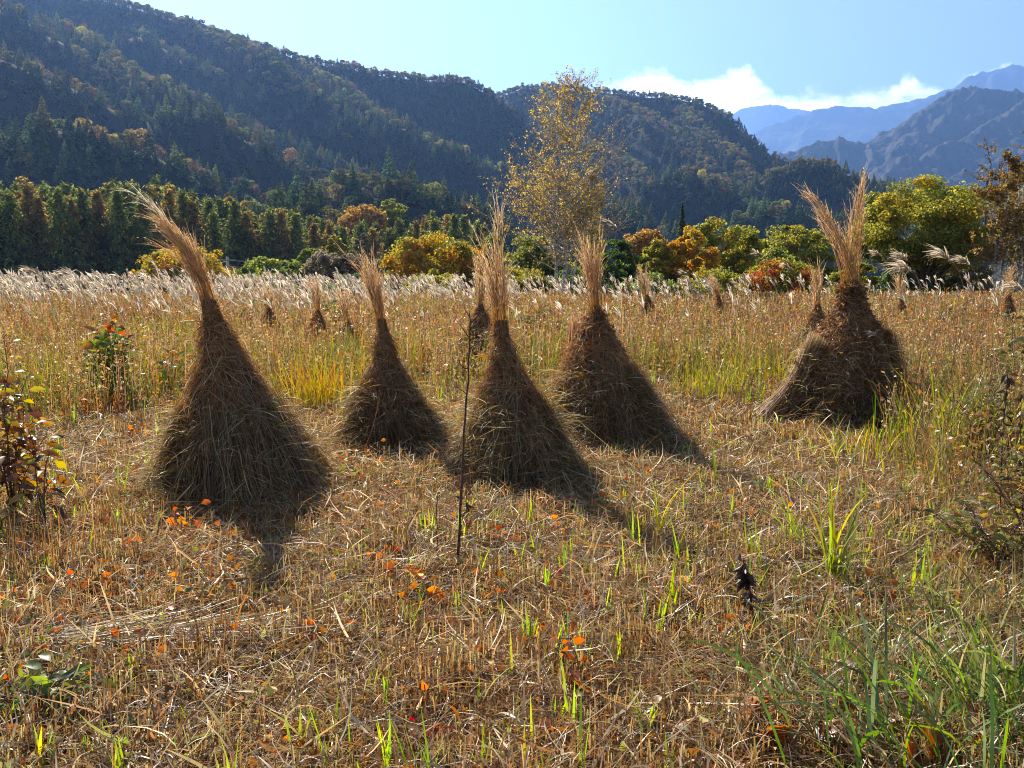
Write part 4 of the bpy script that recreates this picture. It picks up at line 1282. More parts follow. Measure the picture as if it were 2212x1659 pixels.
def stook(label, d, body, plume_axes, gaps=(), nshaft=1500, nlow=430, nplume=110, seed=1, sheaves=6, upcols=ST_UP, locols=ST_LO, ties=(0.0,), lod=1.0,
          shoulder=0.47, fuzz=600, leafy=0):
    """body: (centre u, v, half width) from the foot to the neck in picture units at distance d; plume axes likewise above the neck"""
    rng = np.random.default_rng(seed)
    u0 = body[0][0]
    r0 = ray(u0, 700)
    bx = r0[0] / r0[1] * d
    s = d / F
    zf = float(base_z(np.array([bx]), np.array([d]))[0])

    def conv(lst):
        out = []
        for u, v, hw in lst:
            w = at(u, v, d)
            out.append((w[2] - zf, w[0] - bx, hw * s))
        return np.array(out)
    bd = conv(body); bd[0, 0] = 0.0
    cxr = curve_fn(bd[:, 0], bd[:, 1], bd[:, 2])
    hn = bd[-1, 0]
    o = empty('straw_stook', (bx, d, zf), label, 'straw stook', 'straw stooks standing in the field')
    wl = 0.0042 * lod
    hs = hn * shoulder

    # upper sheaf: from the neck down over the shoulder, inside the lower sheaves
    B = Batch(); n = nshaft; k = 8
    t = np.linspace(0, 1, k)[None, :]
    h_top = hn + 0.03 - 0.16 * rng.random((n, 1)) ** 1.5; h_bot = hs * (0.15 + 1.15 * rng.random((n, 1)) ** 0.8)
    h = h_top + (h_bot - h_top) * t
    c_, r_ = cxr(h)
    a = rng.random((n, 1)) * 6.283 + rng.normal(0, 0.22, (n, 1)) * t
    rho = np.sqrt(0.25 + 0.75 * rng.random((n, 1)))
    flare = (rng.random((n, 1)) ** 3) * 0.09 * t ** 2.5
    rr = r_ * rho * 0.80 + flare + rng.normal(0, 0.006, (n, k))
    ph = rng.random((n, 1)) * 6.283
    a = a + (0.05 + 0.10 * rng.random((n, 1))) * np.sin(ph + t * (2 + 4 * rng.random((n, 1)))) * t
    rr = rr * (1 + 0.30 * (vnoise((a % 6.2832) * 0.9 + seed * 7, h * 5, seed) - 0.5)) + 0.03 * rng.random((n, 1)) * np.sin(ph * 3 + t * 7) * t
    P = np.stack([c_ + rr * np.cos(a), rr * np.sin(a), h], -1)
    az = a[:, -1]; tw = rng.normal(0, 0.5, n)
    side = np.stack([-np.sin(az) * np.cos(tw), np.cos(az) * np.cos(tw), np.sin(tw)], -1)
    W = wl * (0.7 + 0.8 * rng.random((n, 1))) * np.array([[1, 1, 1, 1, 1, 1, 0.8, 0.3]])
    B.ribbons(P, W, side, pick(rng, n, upcols, None, 0.34) * 0.64)
    m = int(fuzz * 0.6)                              # ragged leaf blades sticking out
    hh = hs * 0.8 + (hn * 0.98 - hs * 0.8) * rng.random(m); cc, r2 = cxr(hh); a2 = rng.random(m) * 6.283
    root = np.stack([cc + r2 * 0.85 * np.cos(a2), r2 * 0.85 * np.sin(a2), hh], -1)
    P, sd = arcs(rng, root, a2 + rng.normal(0, 0.7, m), 0.05 + 0.14 * rng.random(m), 0.5 + 1.2 * rng.random(m), 0.6 + 1.4 * rng.random(m), 5, 0.6)
    B.ribbons(P, wl * 0.8 * np.array([[1, 1, 1, 0.7, 0.2]]), sd, pick(rng, m, [(0.34, 0.20, 0.09), (0.3, 0.13, 0.05), (0.46, 0.34, 0.2)]))
    m = int(fuzz * 1.6)                              # bent leaf blades lying over the sheaf in all directions
    hh = hs * 0.55 + (hn * 0.93 - hs * 0.55) * rng.random(m) ** 1.2; cc, r2 = cxr(hh); a2 = rng.random(m) * 6.283
    k2 = 7; t2 = np.linspace(0, 1, k2)[None, :]
    slope_a = rng.normal(0, 0.9, (m, 1)) + rng.normal(0, 0.9, (m, 1)) * t2; L2 = (0.10 + 0.26 * rng.random((m, 1)))
    hz2 = hh[:, None] - L2 * t2 * np.cos(slope_a); cc2, rr2 = cxr(hz2)
    aa = a2[:, None] + L2 * t2 * np.sin(slope_a) / np.maximum(rr2, 0.05)
    rr2 = rr2 * 0.9 + 0.012 + 0.05 * rng.random((m, 1)) ** 2 * np.sin(np.pi * t2) + 0.03 * rng.random((m, 1)) * t2
    Pq = np.stack([cc2 + rr2 * np.cos(aa), rr2 * np.sin(aa), np.maximum(hz2, 0.01)], -1)
    tg = nrm(Pq[:, -1] - Pq[:, 0]); on = np.stack([np.cos(a2), np.sin(a2), 0 * a2], -1)
    B.ribbons(Pq, wl * (0.8 + 0.7 * rng.random((m, 1))) * np.array([[0.6, 1, 1, 1, 0.9, 0.6, 0.15]]), nrm(np.cross(tg, on) + 0.5 * rdir(rng, m)), pick(rng, m, [(0.34, 0.22, 0.11), (0.27, 0.13, 0.06), (0.42, 0.32, 0.19), (0.36, 0.17, 0.06)], [3, 3, 2, 1.4]))
    m = fuzz * 2                                     # fine ragged fringe that catches the sun
    hh = hs * 0.5 + (hn * 1.02 - hs * 0.5) * rng.random(m) ** 1.3; cc, r2 = cxr(hh); a2 = rng.random(m) * 6.283
    root = np.stack([cc + r2 * 0.92 * np.cos(a2), r2 * 0.92 * np.sin(a2), hh], -1)
    P, sd = arcs(rng, root, a2 + rng.normal(0, 0.8, m), 0.025 + 0.07 * rng.random(m) * (0.4 + r2 * 4), 0.3 + 1.3 * rng.random(m), rng.normal(0.3, 0.8, m), 4, 0.6)
    B.ribbons(P, wl * 0.5 * np.array([[1, 1, 0.8, 0.3]]), sd, pick(rng, m, [(0.38, 0.19, 0.08), (0.34, 0.13, 0.05), (0.46, 0.30, 0.15)]))
    B.build('upper_sheaf', M_STOOK, o)

    if leafy:                                        # withered weed leaves caught in the bundle
        B = Batch(); m = leafy
        hh = hn * 0.97 * rng.random(m) ** 0.85; cc, r2 = cxr(hh); a2 = rng.random(m) * 6.283; r2 = r2 * (0.9 + 0.2 * rng.random(m)) + 0.02
        p = np.stack([cc + r2 * np.cos(a2), r2 * np.sin(a2), hh + 0.02], -1)
        L2 = 0.02 + 0.045 * rng.random(m) ** 2
        B.leaves(p, rdir(rng, m) + np.array([0, 0, -0.3]), rdir(rng, m), L2, L2 * 0.45, pick(rng, m, [(0.16, 0.085, 0.045), (0.24, 0.13, 0.065), (0.11, 0.06, 0.035), (0.34, 0.25, 0.16)], [3, 3, 2, 1.2]))
        B.build('withered_leaves', M_LEAF, o)

    # lower sheaves leaning in from all around
    rb, rs = bd[0, 2], float(cxr(np.array([hs]))[1][0])
    cs = float(cxr(np.array([hs]))[0][0])
    angs = np.linspace(0, 2 * np.pi, sheaves, endpoint=False) - np.pi / 2 + (np.pi / sheaves if gaps == () else gaps[0])
    for q_, a0 in enumerate(angs):
        B = Batch(); n = int(nlow * (1.15 if math.sin(a0) < 0.3 else 0.7)); k = 7
        a0 = a0 + rng.normal(0, 0.16)
        htop = hs * (1.0 + rng.normal(0, 0.10)); rq_ = rb * (1 + rng.normal(0, 0.07)); off_ = rng.normal(0, 0.12)
        t = np.linspace(0, 1, k)[None, :]
        lat = rng.normal(0, 1, (n, 1)).clip(-1.9, 1.9); dep = rng.normal(0, 1, (n, 1)).clip(-1.6, 1.3)
        wt, wb = rs * 0.34, rb * 0.25
        wid = wt + (wb - wt) * t ** 1.3
        h1 = htop + (0.02 + 0.16 * rng.random((n, 1)) ** 2)
        hb = 0.0 + 0.05 * rng.random((n, 1))
        h = h1 + (hb - h1) * t
        rad = rs * (0.66 + off_) + (rq_ * 0.86 - rs * (0.66 + off_)) * t ** (0.95 + 0.2 * off_) + dep * wid * 0.42 + 0.035 * np.sin(np.pi * t) * rng.random((n, 1))
        curl = np.where(rng.random((n, 1)) < 0.4, 1, 0) * 0.14 * rng.random((n, 1))
        bend = curl * np.array([[1.0, 0.5, 0.1, 0, 0, 0, 0]])
        ca, sa = math.cos(a0), math.sin(a0)
        ph = rng.random((n, 1)) * 6.283
        latv = lat * wid + rng.normal(0, 0.03, (n, 1)) * np.sin(np.pi * t) + np.where(rng.random((n, 1)) < 0.25, rng.normal(0, 0.22, (n, 1)), rng.normal(0, 0.075, (n, 1))) * t + 0.025 * np.sin(ph + t * (3 + 4 * rng.random((n, 1))))
        h = h + 0.02 * np.sin(ph * 2 + 5 * t) * np.sin(np.pi * t)
        cxx = cs * (1 - t)
        P = np.stack([cxx + (rad + bend) * ca - latv * sa, (rad + bend) * sa + latv * ca, h - bend * 0.6], -1)
        tw = rng.normal(0, 0.6, n)
        side = np.stack([-sa * np.cos(tw), ca * np.cos(tw), np.sin(tw)], -1)
        W = wl * (0.7 + 0.9 * rng.random((n, 1))) * np.array([[0.4, 0.9, 1, 1, 1, 1, 0.9]])
        B.ribbons(P, W, side, pick(rng, n, locols, None, 0.36) * 0.64)
        m = int(fuzz * 3.4 / sheaves)                  # loose curled blades on its face
        tt = rng.random(m) ** 1.2
        rad = rs * 0.85 + (rb - rs * 0.85) * tt
        wv = (wt + (wb - wt) * tt) * rng.normal(0, 0.9, m)
        root = np.stack([cs * (1 - tt) + rad * ca - wv * sa, rad * sa + wv * ca, htop * (1 - tt) + 0.03], -1)
        P, sd = arcs(rng, root, a0 + rng.normal(0, 1.2, m), 0.08 + 0.26 * rng.random(m), 0.9 + 0.9 * rng.random(m), 0.4 + 1.3 * rng.random(m), 6, 0.7)
        P[:, :, 2] = np.maximum(P[:, :, 2], 0.01)
        B.ribbons(P, wl * 1.0 * np.array([[0.7, 1, 1, 1, 0.6, 0.15]]), sd, pick(rng, m, [(0.36, 0.25, 0.12), (0.52, 0.42, 0.26), (0.3, 0.15, 0.055), (0.34, 0.28, 0.11)], [3, 2.4, 1.5, 1]))
        # twist of straw that binds it
        Tb = Batch()
        for j in range(5 if lod < 1.5 else 2):
            e = np.linspace(0, 2 * np.pi, 13)
            rx, ry = wt * 1.75, wt * 0.95
            hz_ = htop + rng.normal(0, 0.012)
            lx = np.cos(e) * rx; ly = np.sin(e) * ry + rs * 0.68
            Tb.tube(np.stack([cs * 0.95 + ly * ca - lx * sa, ly * sa + lx * ca, hz_ + rng.normal(0, 0.006, 13)], -1), 0.0045 * lod ** 0.5, pick(rng, 1, ST_PL)[0] * 0.8, 4)
        m = 26                                        # straws spilled on the ground round the foot
        root = np.stack([rb * (0.9 + 0.25 * rng.random(m)) * math.cos(a0) + rng.normal(0, 0.12, m), rb * (0.9 + 0.25 * rng.random(m)) * math.sin(a0) + rng.normal(0, 0.12, m), 0.02 + 0.05 * rng.random(m)], -1)
        P, sd = arcs(rng, root, a0 + rng.normal(0, 0.9, m), 0.12 + 0.25 * rng.random(m), 1.45 + rng.normal(0, 0.15, m), rng.normal(0.1, 0.2, m), 5, 0.5)
        B.ribbons(P, wl, sd, pick(rng, m, locols, None, 0.2))
        lo = B.build('lower_sheaf', M_STOOK, o)
        Tb.build('straw_tie', M_STOOK, lo)

    # ties round the upper sheaf
    for tf in ties:
        Tb = Batch(); hb = hn * (0.80 if tf == 0.0 else tf); cc, r2 = [float(x[0]) for x in cxr(np.array([hb]))]
        for j in range(7 if lod < 1.5 else 3):
            e = np.linspace(0, 2 * np.pi, 15); rq = r2 * (0.98 + 0.05 * rng.random()) + 0.004
            Tb.tube(np.stack([cc + rq * np.cos(e), rq * np.sin(e), hb + rng.normal(0, 0.013) + rng.normal(0, 0.005, 15)], -1), 0.005 * lod ** 0.5, pick(rng, 1, ST_PL)[0], 4)
        m = 16
        root = np.tile([[cc - r2, -r2 * 0.5, hb]], (m, 1)) + rng.normal(0, 0.008, (m, 3))
        P, sd = arcs(rng, root, math.pi + rng.normal(0, 0.6, m), 0.07 + 0.08 * rng.random(m), 1.1 + 0.4 * rng.random(m), 0.6 * rng.random(m), 4)
        Tb.ribbons(P, 0.004, sd, pick(rng, m, ST_PL))
        Tb.build('straw_tie', M_STOOK, o)

    # plume: stems bursting out of the neck and feathery heads
    B = Batch(); Fl = Batch()
    for (ax_pts, share, fluff, fcol) in plume_axes:
        pa = conv([body[-2], body[-1]] + [(u_, v_, hw_ * (0.74 if lod < 1.5 else 1.0)) for u_, v_, hw_ in ax_pts])
        ss = np.linspace(0, 1, len(pa))
        axis = lambda x: [np.interp(x, ss, pa[:, j]) for j in range(3)]
        n = max(3, int(nplume * share * 0.62)); k = 9
        end = 0.42 + 0.58 * rng.random((n, 1)) ** 0.8
        t = np.linspace(0, 1, k)[None, :] * end
        h, xx, rr = axis(t)
        an = rng.random((n, 1)) * 6.283; rad = np.sqrt(rng.random((n, 1)))
        P = np.stack([xx + rr * rad * np.cos(an), rr * rad * np.sin(an), h], -1) + rng.normal(0, 0.006, (n, k, 3)) * t[..., None]
        sdv = nrm(np.stack([np.ones(n), rng.normal(0, 0.5, n), np.zeros(n)], -1))
        B.ribbons(P, wl * 0.75 * np.array([[1, 1, 1, 1, 1, 0.9, 0.8, 0.7, 0.4]]), sdv, pick(rng, n, upcols, None, 0.2) * 0.8, pick(rng, n, ST_PL, None, 0.2))
        nf = int(7 * fluff)
        rep = np.repeat(np.arange(n), nf); m = len(rep)
        f = 0.52 + 0.48 * rng.random(m) ** 0.8; fi = f * (k - 1); i0 = np.minimum(fi.astype(int), k - 2); fr = (fi - i0)[:, None]
        root = P[rep, i0] * (1 - fr) + P[rep, i0 + 1] * fr
        dv = nrm(P[rep, i0 + 1] - P[rep, i0])
        outv = np.stack([np.cos(an[rep, 0]), np.sin(an[rep, 0]), np.zeros(m)], -1)
        L = (0.10 + 0.16 * rng.random(m)) * (0.8 + 0.3 * lod)
        tq = np.linspace(0, 1, 5)[None, :, None]
        drift = 0.13 * outv + rng.normal(0, 0.13, (m, 3))
        Q = root[:, None, :] + L[:, None, None] * (dv[:, None, :] * tq + drift[:, None, :] * tq ** 1.6 + np.array([0, 0, -0.22]) * tq ** 2.4)
        sdv = nrm(np.cross(dv, rdir(rng, m)))
        Fl.ribbons(Q, wl * 0.62 * np.array([[0.5, 1, 1.1, 0.9, 0.3]]), sdv, pick(rng, m, fcol, None, 0.12))
        # white floss tufts along the filaments
        m2 = int(m * 0.8); kk = rng.integers(0, m, m2); jj = rng.integers(1, 5, m2)
        pc = Q[kk, jj]
        axv = nrm(dv[kk] + 0.7 * rdir(rng, m2)); sv = nrm(np.cross(axv, rdir(rng, m2)))
        Fl.quads(pc, axv, sv, 0.024 * lod ** 0.5, 0.007 * lod ** 0.5, pick(rng, m2, ST_FL, [1, 1, 2], 0.1))
    po = B.build('plume', M_STOOK, o)
    Fl.build('feather', M_FLUFF, po)
    return o, bx


FA = ST_FL
stook('tallest stook, bent left, one long white feather trailing from its tip', 6.05,
      [(514, 1072, 190), (503, 980, 148), (496, 890, 108), (488, 820, 76), (478, 760, 45), (464, 700, 24), (452, 655, 17)],
      [([(434, 600, 26), (408, 545, 30), (384, 510, 26), (362, 490, 14)], 0.86, 1.0, FA),
       ([(420, 560, 14), (372, 500, 8), (330, 448, 7), (300, 425, 9), (270, 408, 4)], 0.10, 1.2, [(0.8, 0.72, 0.58), (0.74, 0.62, 0.44)]),
       ([(430, 590, 12), (372, 545, 22), (350, 520, 14)], 0.07, 1.0, FA)],
      nshaft=2300, nlow=620, nplume=150, seed=1, sheaves=7, ties=(0.90, 0.80), fuzz=900)
stook('stook with a fan shaped golden plume right of the tallest stook, second from the left', 7.75,
      [(846, 962, 122), (842, 900, 92), (838, 860, 72), (836, 815, 48), (834, 775, 24), (828, 730, 16), (822, 695, 11)],
      [([(812, 645, 18), (804, 605, 25), (798, 580, 22)], 0.90, 1.0, FA),
       ([(806, 630, 12), (776, 580, 8), (736, 540, 4)], 0.04, 1.0, FA),
       ([(812, 630, 10), (806, 575, 6), (802, 538, 6)], 0.05, 1.0, FA)],
      nshaft=1800, nlow=520, nplume=120, seed=2, sheaves=6, gaps=(0.5,), ties=(0.80,), lod=1.15, fuzz=650)
stook('central stook behind the tall bare dark stem, its loose plume reaching up in two tongues', 6.45,
      [(1122, 1042, 142), (1112, 960, 108), (1104, 900, 84), (1096, 840, 56), (1088, 775, 26), (1084, 735, 18), (1082, 700, 16)],
      [([(1078, 650, 24), (1072, 600, 32), (1060, 560, 32)], 0.62, 1.1, FA),
       ([(1080, 610, 20), (1076, 530, 18), (1080, 470, 12), (1076, 448, 5)], 0.20, 1.1, [(0.5, 0.36, 0.2), (0.6, 0.46, 0.28)]),
       ([(1066, 610, 18), (1044, 550, 16), (1026, 505, 10)], 0.16, 1.1, FA)],
      nshaft=2000, nlow=560, nplume=130, seed=3, sheaves=6, gaps=(0.45,), ties=(0.80, 0.60), lod=1.05, fuzz=750)
stook('broad stook right of the central one with bright upright plume and shaggy left side', 7.9,
      [(1322, 955, 140), (1308, 890, 112), (1294, 830, 90), (1288, 770, 66), (1288, 720, 36), (1287, 690, 20), (1286, 665, 13)],
      [([(1282, 620, 24), (1277, 575, 28), (1276, 545, 24)], 0.80, 1.1, FA),
       ([(1272, 590, 14), (1256, 530, 9), (1246, 498, 5)], 0.10, 1.1, FA),
       ([(1288, 590, 12), (1296, 530, 8), (1298, 500, 4)], 0.10, 1.1, FA)],
      nshaft=1900, nlow=560, nplume=130, seed=4, sheaves=7, ties=(0.72,), lod=1.15, shoulder=0.50, fuzz=1000, leafy=900)
ro, rx = stook('dark stook whose plume splits into a wide V, on the right of the field', 9.0,
      [(1836, 905, 118), (1832, 840, 104), (1832, 780, 92), (1836, 720, 66), (1838, 680, 34), (1838, 645, 22), (1838, 610, 19)],
      [([(1822, 550, 24), (1796, 495, 22), (1768, 450, 22), (1738, 410, 20)], 0.5, 1.1, [(0.56, 0.36, 0.17), (0.62, 0.43, 0.23)]),
       ([(1844, 550, 22), (1850, 490, 20), (1856, 430, 13), (1862, 385, 6)], 0.38, 1.1, [(0.56, 0.36, 0.17), (0.62, 0.43, 0.23)]),
       ([(1842, 560, 18), (1832, 490, 12), (1820, 436, 6)], 0.14, 1.0, [(0.56, 0.36, 0.17), (0.62, 0.43, 0.23)])],
      nshaft=2200, nlow=420, nplume=170, seed=5, sheaves=6, upcols=[(0.20, 0.10, 0.05), (0.26, 0.14, 0.07), (0.15, 0.08, 0.04), (0.3, 0.2, 0.11)],
      locols=[(0.22, 0.13, 0.07), (0.18, 0.10, 0.05), (0.30, 0.22, 0.13)], ties=(0.96,), lod=1.3, shoulder=0.55, fuzz=1500, leafy=5200)

# far stooks half hidden in the grass: (u, v foot, neck v, top v, half width, lean, distance, label)
FAR = [(584, 728, 668, 628, 30, -8, 18.5, 'small far stook with thin leaning plume, leftmost of the far ones'),
       (690, 755, 672, 604, 34, -12, 16.5, 'far stook with pale forked plume, between the leftmost and the leaf covered far stooks'),
       (752, 760, 692, 628, 38, -14, 16.0, 'far stook with green leaves climbing over it just left of the fan shaped plume'),
       (1036, 790, 660, 548, 50, 4, 13.0, 'reddish shaggy stook half hidden behind the central stook'),
       (1400, 700, 640, 582, 34, -10, 20.0, 'small dark far stook with a short plume, on its own right of the broad stook'),
       (1558, 690, 640, 596, 12, -22, 21.0, 'slim far stook with left nodding plume, between the broad and the dark stook'),
       (1766, 760, 660, 578, 40, -2, 14.5, 'brown fluffy stook peeping out left of the dark stook with the V plume'),
       (1948, 690, 645, 600, 12, -2, 20.0, 'thin pointed far stook just right of the dark stook with the V plume'),
       (2176, 700, 640, 585, 22, 10, 19.0, 'spiky far stook beside the white birch trunks at the right border')]
for i, (u, vf, vn, vt, hw, ln, d, lab) in enumerate(FAR):
    vf = 585 + CAM_H * F / d
    red = i in (3, 6)
    stook(lab, d, [(u, vf, hw * 1.25), (u + ln * 0.1, vf + (vn - vf) * 0.45, hw * 0.85), (u + ln * 0.2, vf + (vn - vf) * 0.75, hw * 0.42), (u + ln * 0.3, vn, max(5, hw * 0.15))],
          [([(u + ln * 0.6, vn + (vt - vn) * 0.5, max(8, hw * 0.25)), (u + ln * 1.1, vt, max(9, hw * 0.3))], 1.0, 1.0, FA)],
          nshaft=420, nlow=90, nplume=46, seed=20 + i, sheaves=5, lod=2.2, fuzz=260 if not red else 500,
          upcols=ST_UP if not red else [(0.22, 0.09, 0.045), (0.28, 0.13, 0.07), (0.2, 0.12, 0.08)])

# sheaves leaning on the right stook and on the broad one
rng = np.random.default_rng(77)


def leaning_sheaf(label, foot, head, rf, rh, n, cols, seed, name='leaning_sheaf', tie=0.72, wl=0.006, fringe=0.0):
    rng = np.random.default_rng(seed)
    foot = np.asarray(foot, float); head = np.asarray(head, float)
    o = empty(name, foot, label, 'straw sheaf')
    ax = head - foot; L = np.linalg.norm(ax); ax = ax / L
    s1 = nrm(np.cross(ax, [0, 1, 0.1])[None])[0]; s2 = np.cross(ax, s1)
    k = 7; t = np.linspace(0, 1, k)[None, :]
    a = rng.random((n, 1)) * 6.283; rad = np.sqrt(rng.random((n, 1)))
    rr = (rf + (rh - rf) * np.sin(np.clip(t / tie, 0, 1) * np.pi / 2)) * rad + np.clip(t - tie, 0, 1) * fringe * rng.random((n, 1))
    t2 = t * (0.9 + 0.2 * rng.random((n, 1))) + 0.02 * rng.random((n, 1))
    P = ax * (t2 * L)[..., None] + s1 * (rr * np.cos(a))[..., None] + s2 * (rr * np.sin(a))[..., None]
    P[..., 2] += -0.06 * np.sin(np.pi * t)
    P = P + rng.normal(0, 0.004, P.shape)
    B = Batch()
    B.ribbons(P, wl * (0.7 + 0.7 * rng.random((n, 1))) * np.array([[1, 1, 1, 1, 1, 0.9, 0.5]]), nrm(s2 + rng.normal(0, 0.6, (n, 3))), pick(rng, n, cols, None, 0.2))
    if fringe:
        m = n
        f = 0.3 + 0.7 * rng.random(m); kk = rng.integers(0, n, m); fi = f * (k - 1); i0 = np.minimum(fi.astype(int), k - 2)
        q, sd = arcs(rng, P[kk, i0], rng.random(m) * 6.28, 0.04 + 0.09 * rng.random(m), 0.4 + rng.random(m), 0.8 * rng.random(m), 4)
        B.ribbons(q, wl * 0.7, sd, pick(rng, m, cols, None, 0.25) * 1.15)
    B.build('stalks', M_STRAW, o)
    T = Batch()
    rq = rf + (rh - rf) * 1.0 + 0.006
    for j in range(5):
        e = np.linspace(0, 6.2832, 13); c0 = ax * L * tie + ax * rng.normal(0, 0.01)
        T.tube(c0 + s1 * (rq * np.cos(e))[:, None] + s2 * (rq * np.sin(e))[:, None], 0.005, pick(rng, 1, ST_PL)[0], 4)
    T.build('straw_tie', M_STRAW, o)
    return o


PALE = [(0.50, 0.38, 0.22), (0.58, 0.47, 0.30), (0.40, 0.28, 0.15), (0.32, 0.2, 0.1)]
g1 = on_ground(1672, 908); h1 = at(1762, 742, 8.85)
leaning_sheaf('pale straw sheaf leaning against the left side of the dark V plumed stook', g1, h1, 0.24, 0.10, 1100, PALE, 61, fringe=0.12)
g4 = on_ground(1222, 925); h4 = at(1262, 705, 8.1)
leaning_sheaf('shaggy rust red weed bundle leaning on the left side of the broad stook', g4, h4, 0.15, 0.12, 900, [(0.28, 0.13, 0.07), (0.36, 0.2, 0.11), (0.24, 0.11, 0.05), (0.42, 0.3, 0.18)], 64, fringe=0.18)


# ------------------------------------------------------------------ single plants
def leafy_plant(label, base, stems, leaf_len, pal, wts, per, seed, name='sapling', cat='sapling', group=None, droop=0.3, stem_r=0.006, wide=0.5, mat=None, facing=0.35):
    """stems: (lean x, lean y, height)"""
    rng = np.random.default_rng(seed)
    o = empty(name, base, label, cat, group)
    T, B = Batch(), Batch()
    for (lx, ly, h) in stems:
        k = 7; t = np.linspace(0, 1, k)[:, None]
        P = np.concatenate([lx * t ** 1.4, ly * t ** 1.4, h * t - 0.03 * (t == 0)], 1) + rng.normal(0, 0.012, (k, 3)) * t
        T.tube(P, np.linspace(stem_r, stem_r * 0.35, k), (1, 1, 1), 5)
        m = per
        f = 0.22 + 0.78 * np.linspace(0, 1, m) ** 0.85; fi = f * (k - 1); i0 = np.minimum(fi.astype(int), k - 2); fr = (fi - i0)[:, None]
        p = P[i0] * (1 - fr) + P[i0 + 1] * fr
        a = np.arange(m) * 2.2 + rng.normal(0, 0.5, m)
        pet = 0.02 + 0.10 * rng.random(m) * (1 - f * 0.6)
        dirv = np.stack([np.cos(a), np.sin(a), 0.35 + rng.normal(0, 0.25, m)], -1)
        q = p + dirv * pet[:, None]
        for j in range(m):
            T.tube([p[j], q[j]], [0.0022, 0.0016], (1, 1, 1), 3)
        ax = nrm(dirv * np.array([1, 1, 0]) + np.stack([np.zeros(m), np.zeros(m), 0.25 - droop * (1.2 - f) + rng.normal(0, 0.3, m)], -1))
        Ls = leaf_len * (0.55 + 0.6 * rng.random(m))
        c = pal(f, rng) if callable(pal) else pick(rng, m, pal, wts)
        B.leaves(q, ax, nrm(np.array([0, -1.6 * facing, 1.0 - facing]) + 0.5 * rdir(rng, m)), Ls, Ls * wide, c)
    T.build('stem', M_STEM, o)
    B.build('leaves', mat or M_LEAF, o)
    return o


def pal_sap(f, rng):
    m = len(f)
    g = pick(rng, m, [(0.14, 0.21, 0.03), (0.22, 0.27, 0.035), (0.09, 0.14, 0.03), (0.30, 0.28, 0.04)])
    r = pick(rng, m, [(0.45, 0.11, 0.04), (0.40, 0.18, 0.04)])
    lo = pick(rng, m, [(0.24, 0.09, 0.03), (0.30, 0.17, 0.04), (0.13, 0.10, 0.03)])
    c = np.where((f > 0.92)[:, None], r, g)
    return np.where((f < 0.38)[:, None], lo, c)


def pal_brown(f, rng):
    m = len(f)
    b = pick(rng, m, [(0.20, 0.08, 0.03), (0.28, 0.12, 0.035), (0.13, 0.06, 0.03), (0.32, 0.2, 0.05)])
    y = pick(rng, m, [(0.42, 0.33, 0.05), (0.30, 0.28, 0.05), (0.44, 0.2, 0.04)])
    return np.where((f > 0.8)[:, None] & (rng.random((m, 1)) < 0.45), y, b)


b_ = on_ground(238, 872)
leafy_plant('leafy green sapling with a reddish tip standing in the grass left of the tallest stook', b_, [(0.03, 0, 1.06), (-0.12, 0.1, 0.86), (0.16, -0.05, 0.88), (0.08, 0.12, 0.95), (-0.05, -0.1, 0.72), (0.22, 0.1, 0.66), (-0.2, 0.1, 0.6), (0.28, -0.1, 0.8)], 0.165, pal_sap, None, 26, 201, wide=0.55)
b_ = on_ground(368, 868)
leafy_plant('small sapling with few yellow leaves between the leafy sapling and the tallest stook', b_, [(0.06, 0, 0.68), (-0.05, 0.05, 0.55), (0.1, 0.05, 0.5)], 0.15, pal_sap, None, 10, 202, wide=0.55)
b_ = on_ground(28, 1120)
leafy_plant('tall withered plant with large brown leaves and yellow top at the left border', b_, [(0.02, 0, 1.16), (-0.14, 0.02, 0.95), (0.16, -0.05, 0.72), (-0.08, -0.1, 0.66), (0.10, 0.08, 0.9), (0.06, -0.12, 0.8), (-0.2, 0.1, 0.6), (0.2, 0.1, 0.55)], 0.11, pal_brown, None, 32, 203, wide=0.45, droop=0.9)
b_ = on_ground(96, 1150)
leafy_plant('withered plant with curled dark brown leaves beside the tall one at the left border', b_, [(-0.05, 0, 0.62), (0.06, 0, 0.5), (0.0, 0.08, 0.42)], 0.11, pal_brown, None, 13, 204, wide=0.4, droop=1.0)
SHB = [(0.19, 0.15, 0.035), (0.13, 0.14, 0.03), (0.26, 0.17, 0.035), (0.12, 0.08, 0.03)]
for i, (u, v, hgt, ln, lab) in enumerate([(1150, 770, 0.92, 0.10, 'olive brown leafy shrub in the grass between the central and the broad stook'),
                                          (1205, 785, 0.75, 0.10, 'lower brown leafy shrub touching the left side of the broad stook'),
                                          (548, 735, 0.8, 0.11, 'olive leafy shrub beside the leftmost far stook'),
                                          (735, 745, 0.95, 0.12, 'green leafy shrub in front of the far stook with climbing leaves'),
                                          (905, 735, 0.7, 0.10, 'feathery olive shrub right of the fan shaped plume'),
                                          (2050, 740, 0.75, 0.10, 'pale olive leafy weed on the right half of the field beyond the dark stook'),
                                          (1325, 725, 0.7, 0.11, 'leafy olive weed right of the neck of the broad stook')]):
    b_ = on_ground(u, v)
    st = [(random.Random(i * 9 + j).uniform(-0.3, 0.3), random.Random(i * 7 + j).uniform(-0.2, 0.2), hgt * random.Random(i * 5 + j).uniform(0.7, 1.05)) for j in range(9)]
    leafy_plant(lab, b_, st, ln, SHB if i not in (3,) else [(0.14, 0.22, 0.03), (0.2, 0.26, 0.04)], None, 18, 210 + i, name='shrub', cat='shrub')
b_ = on_ground(2196, 905)
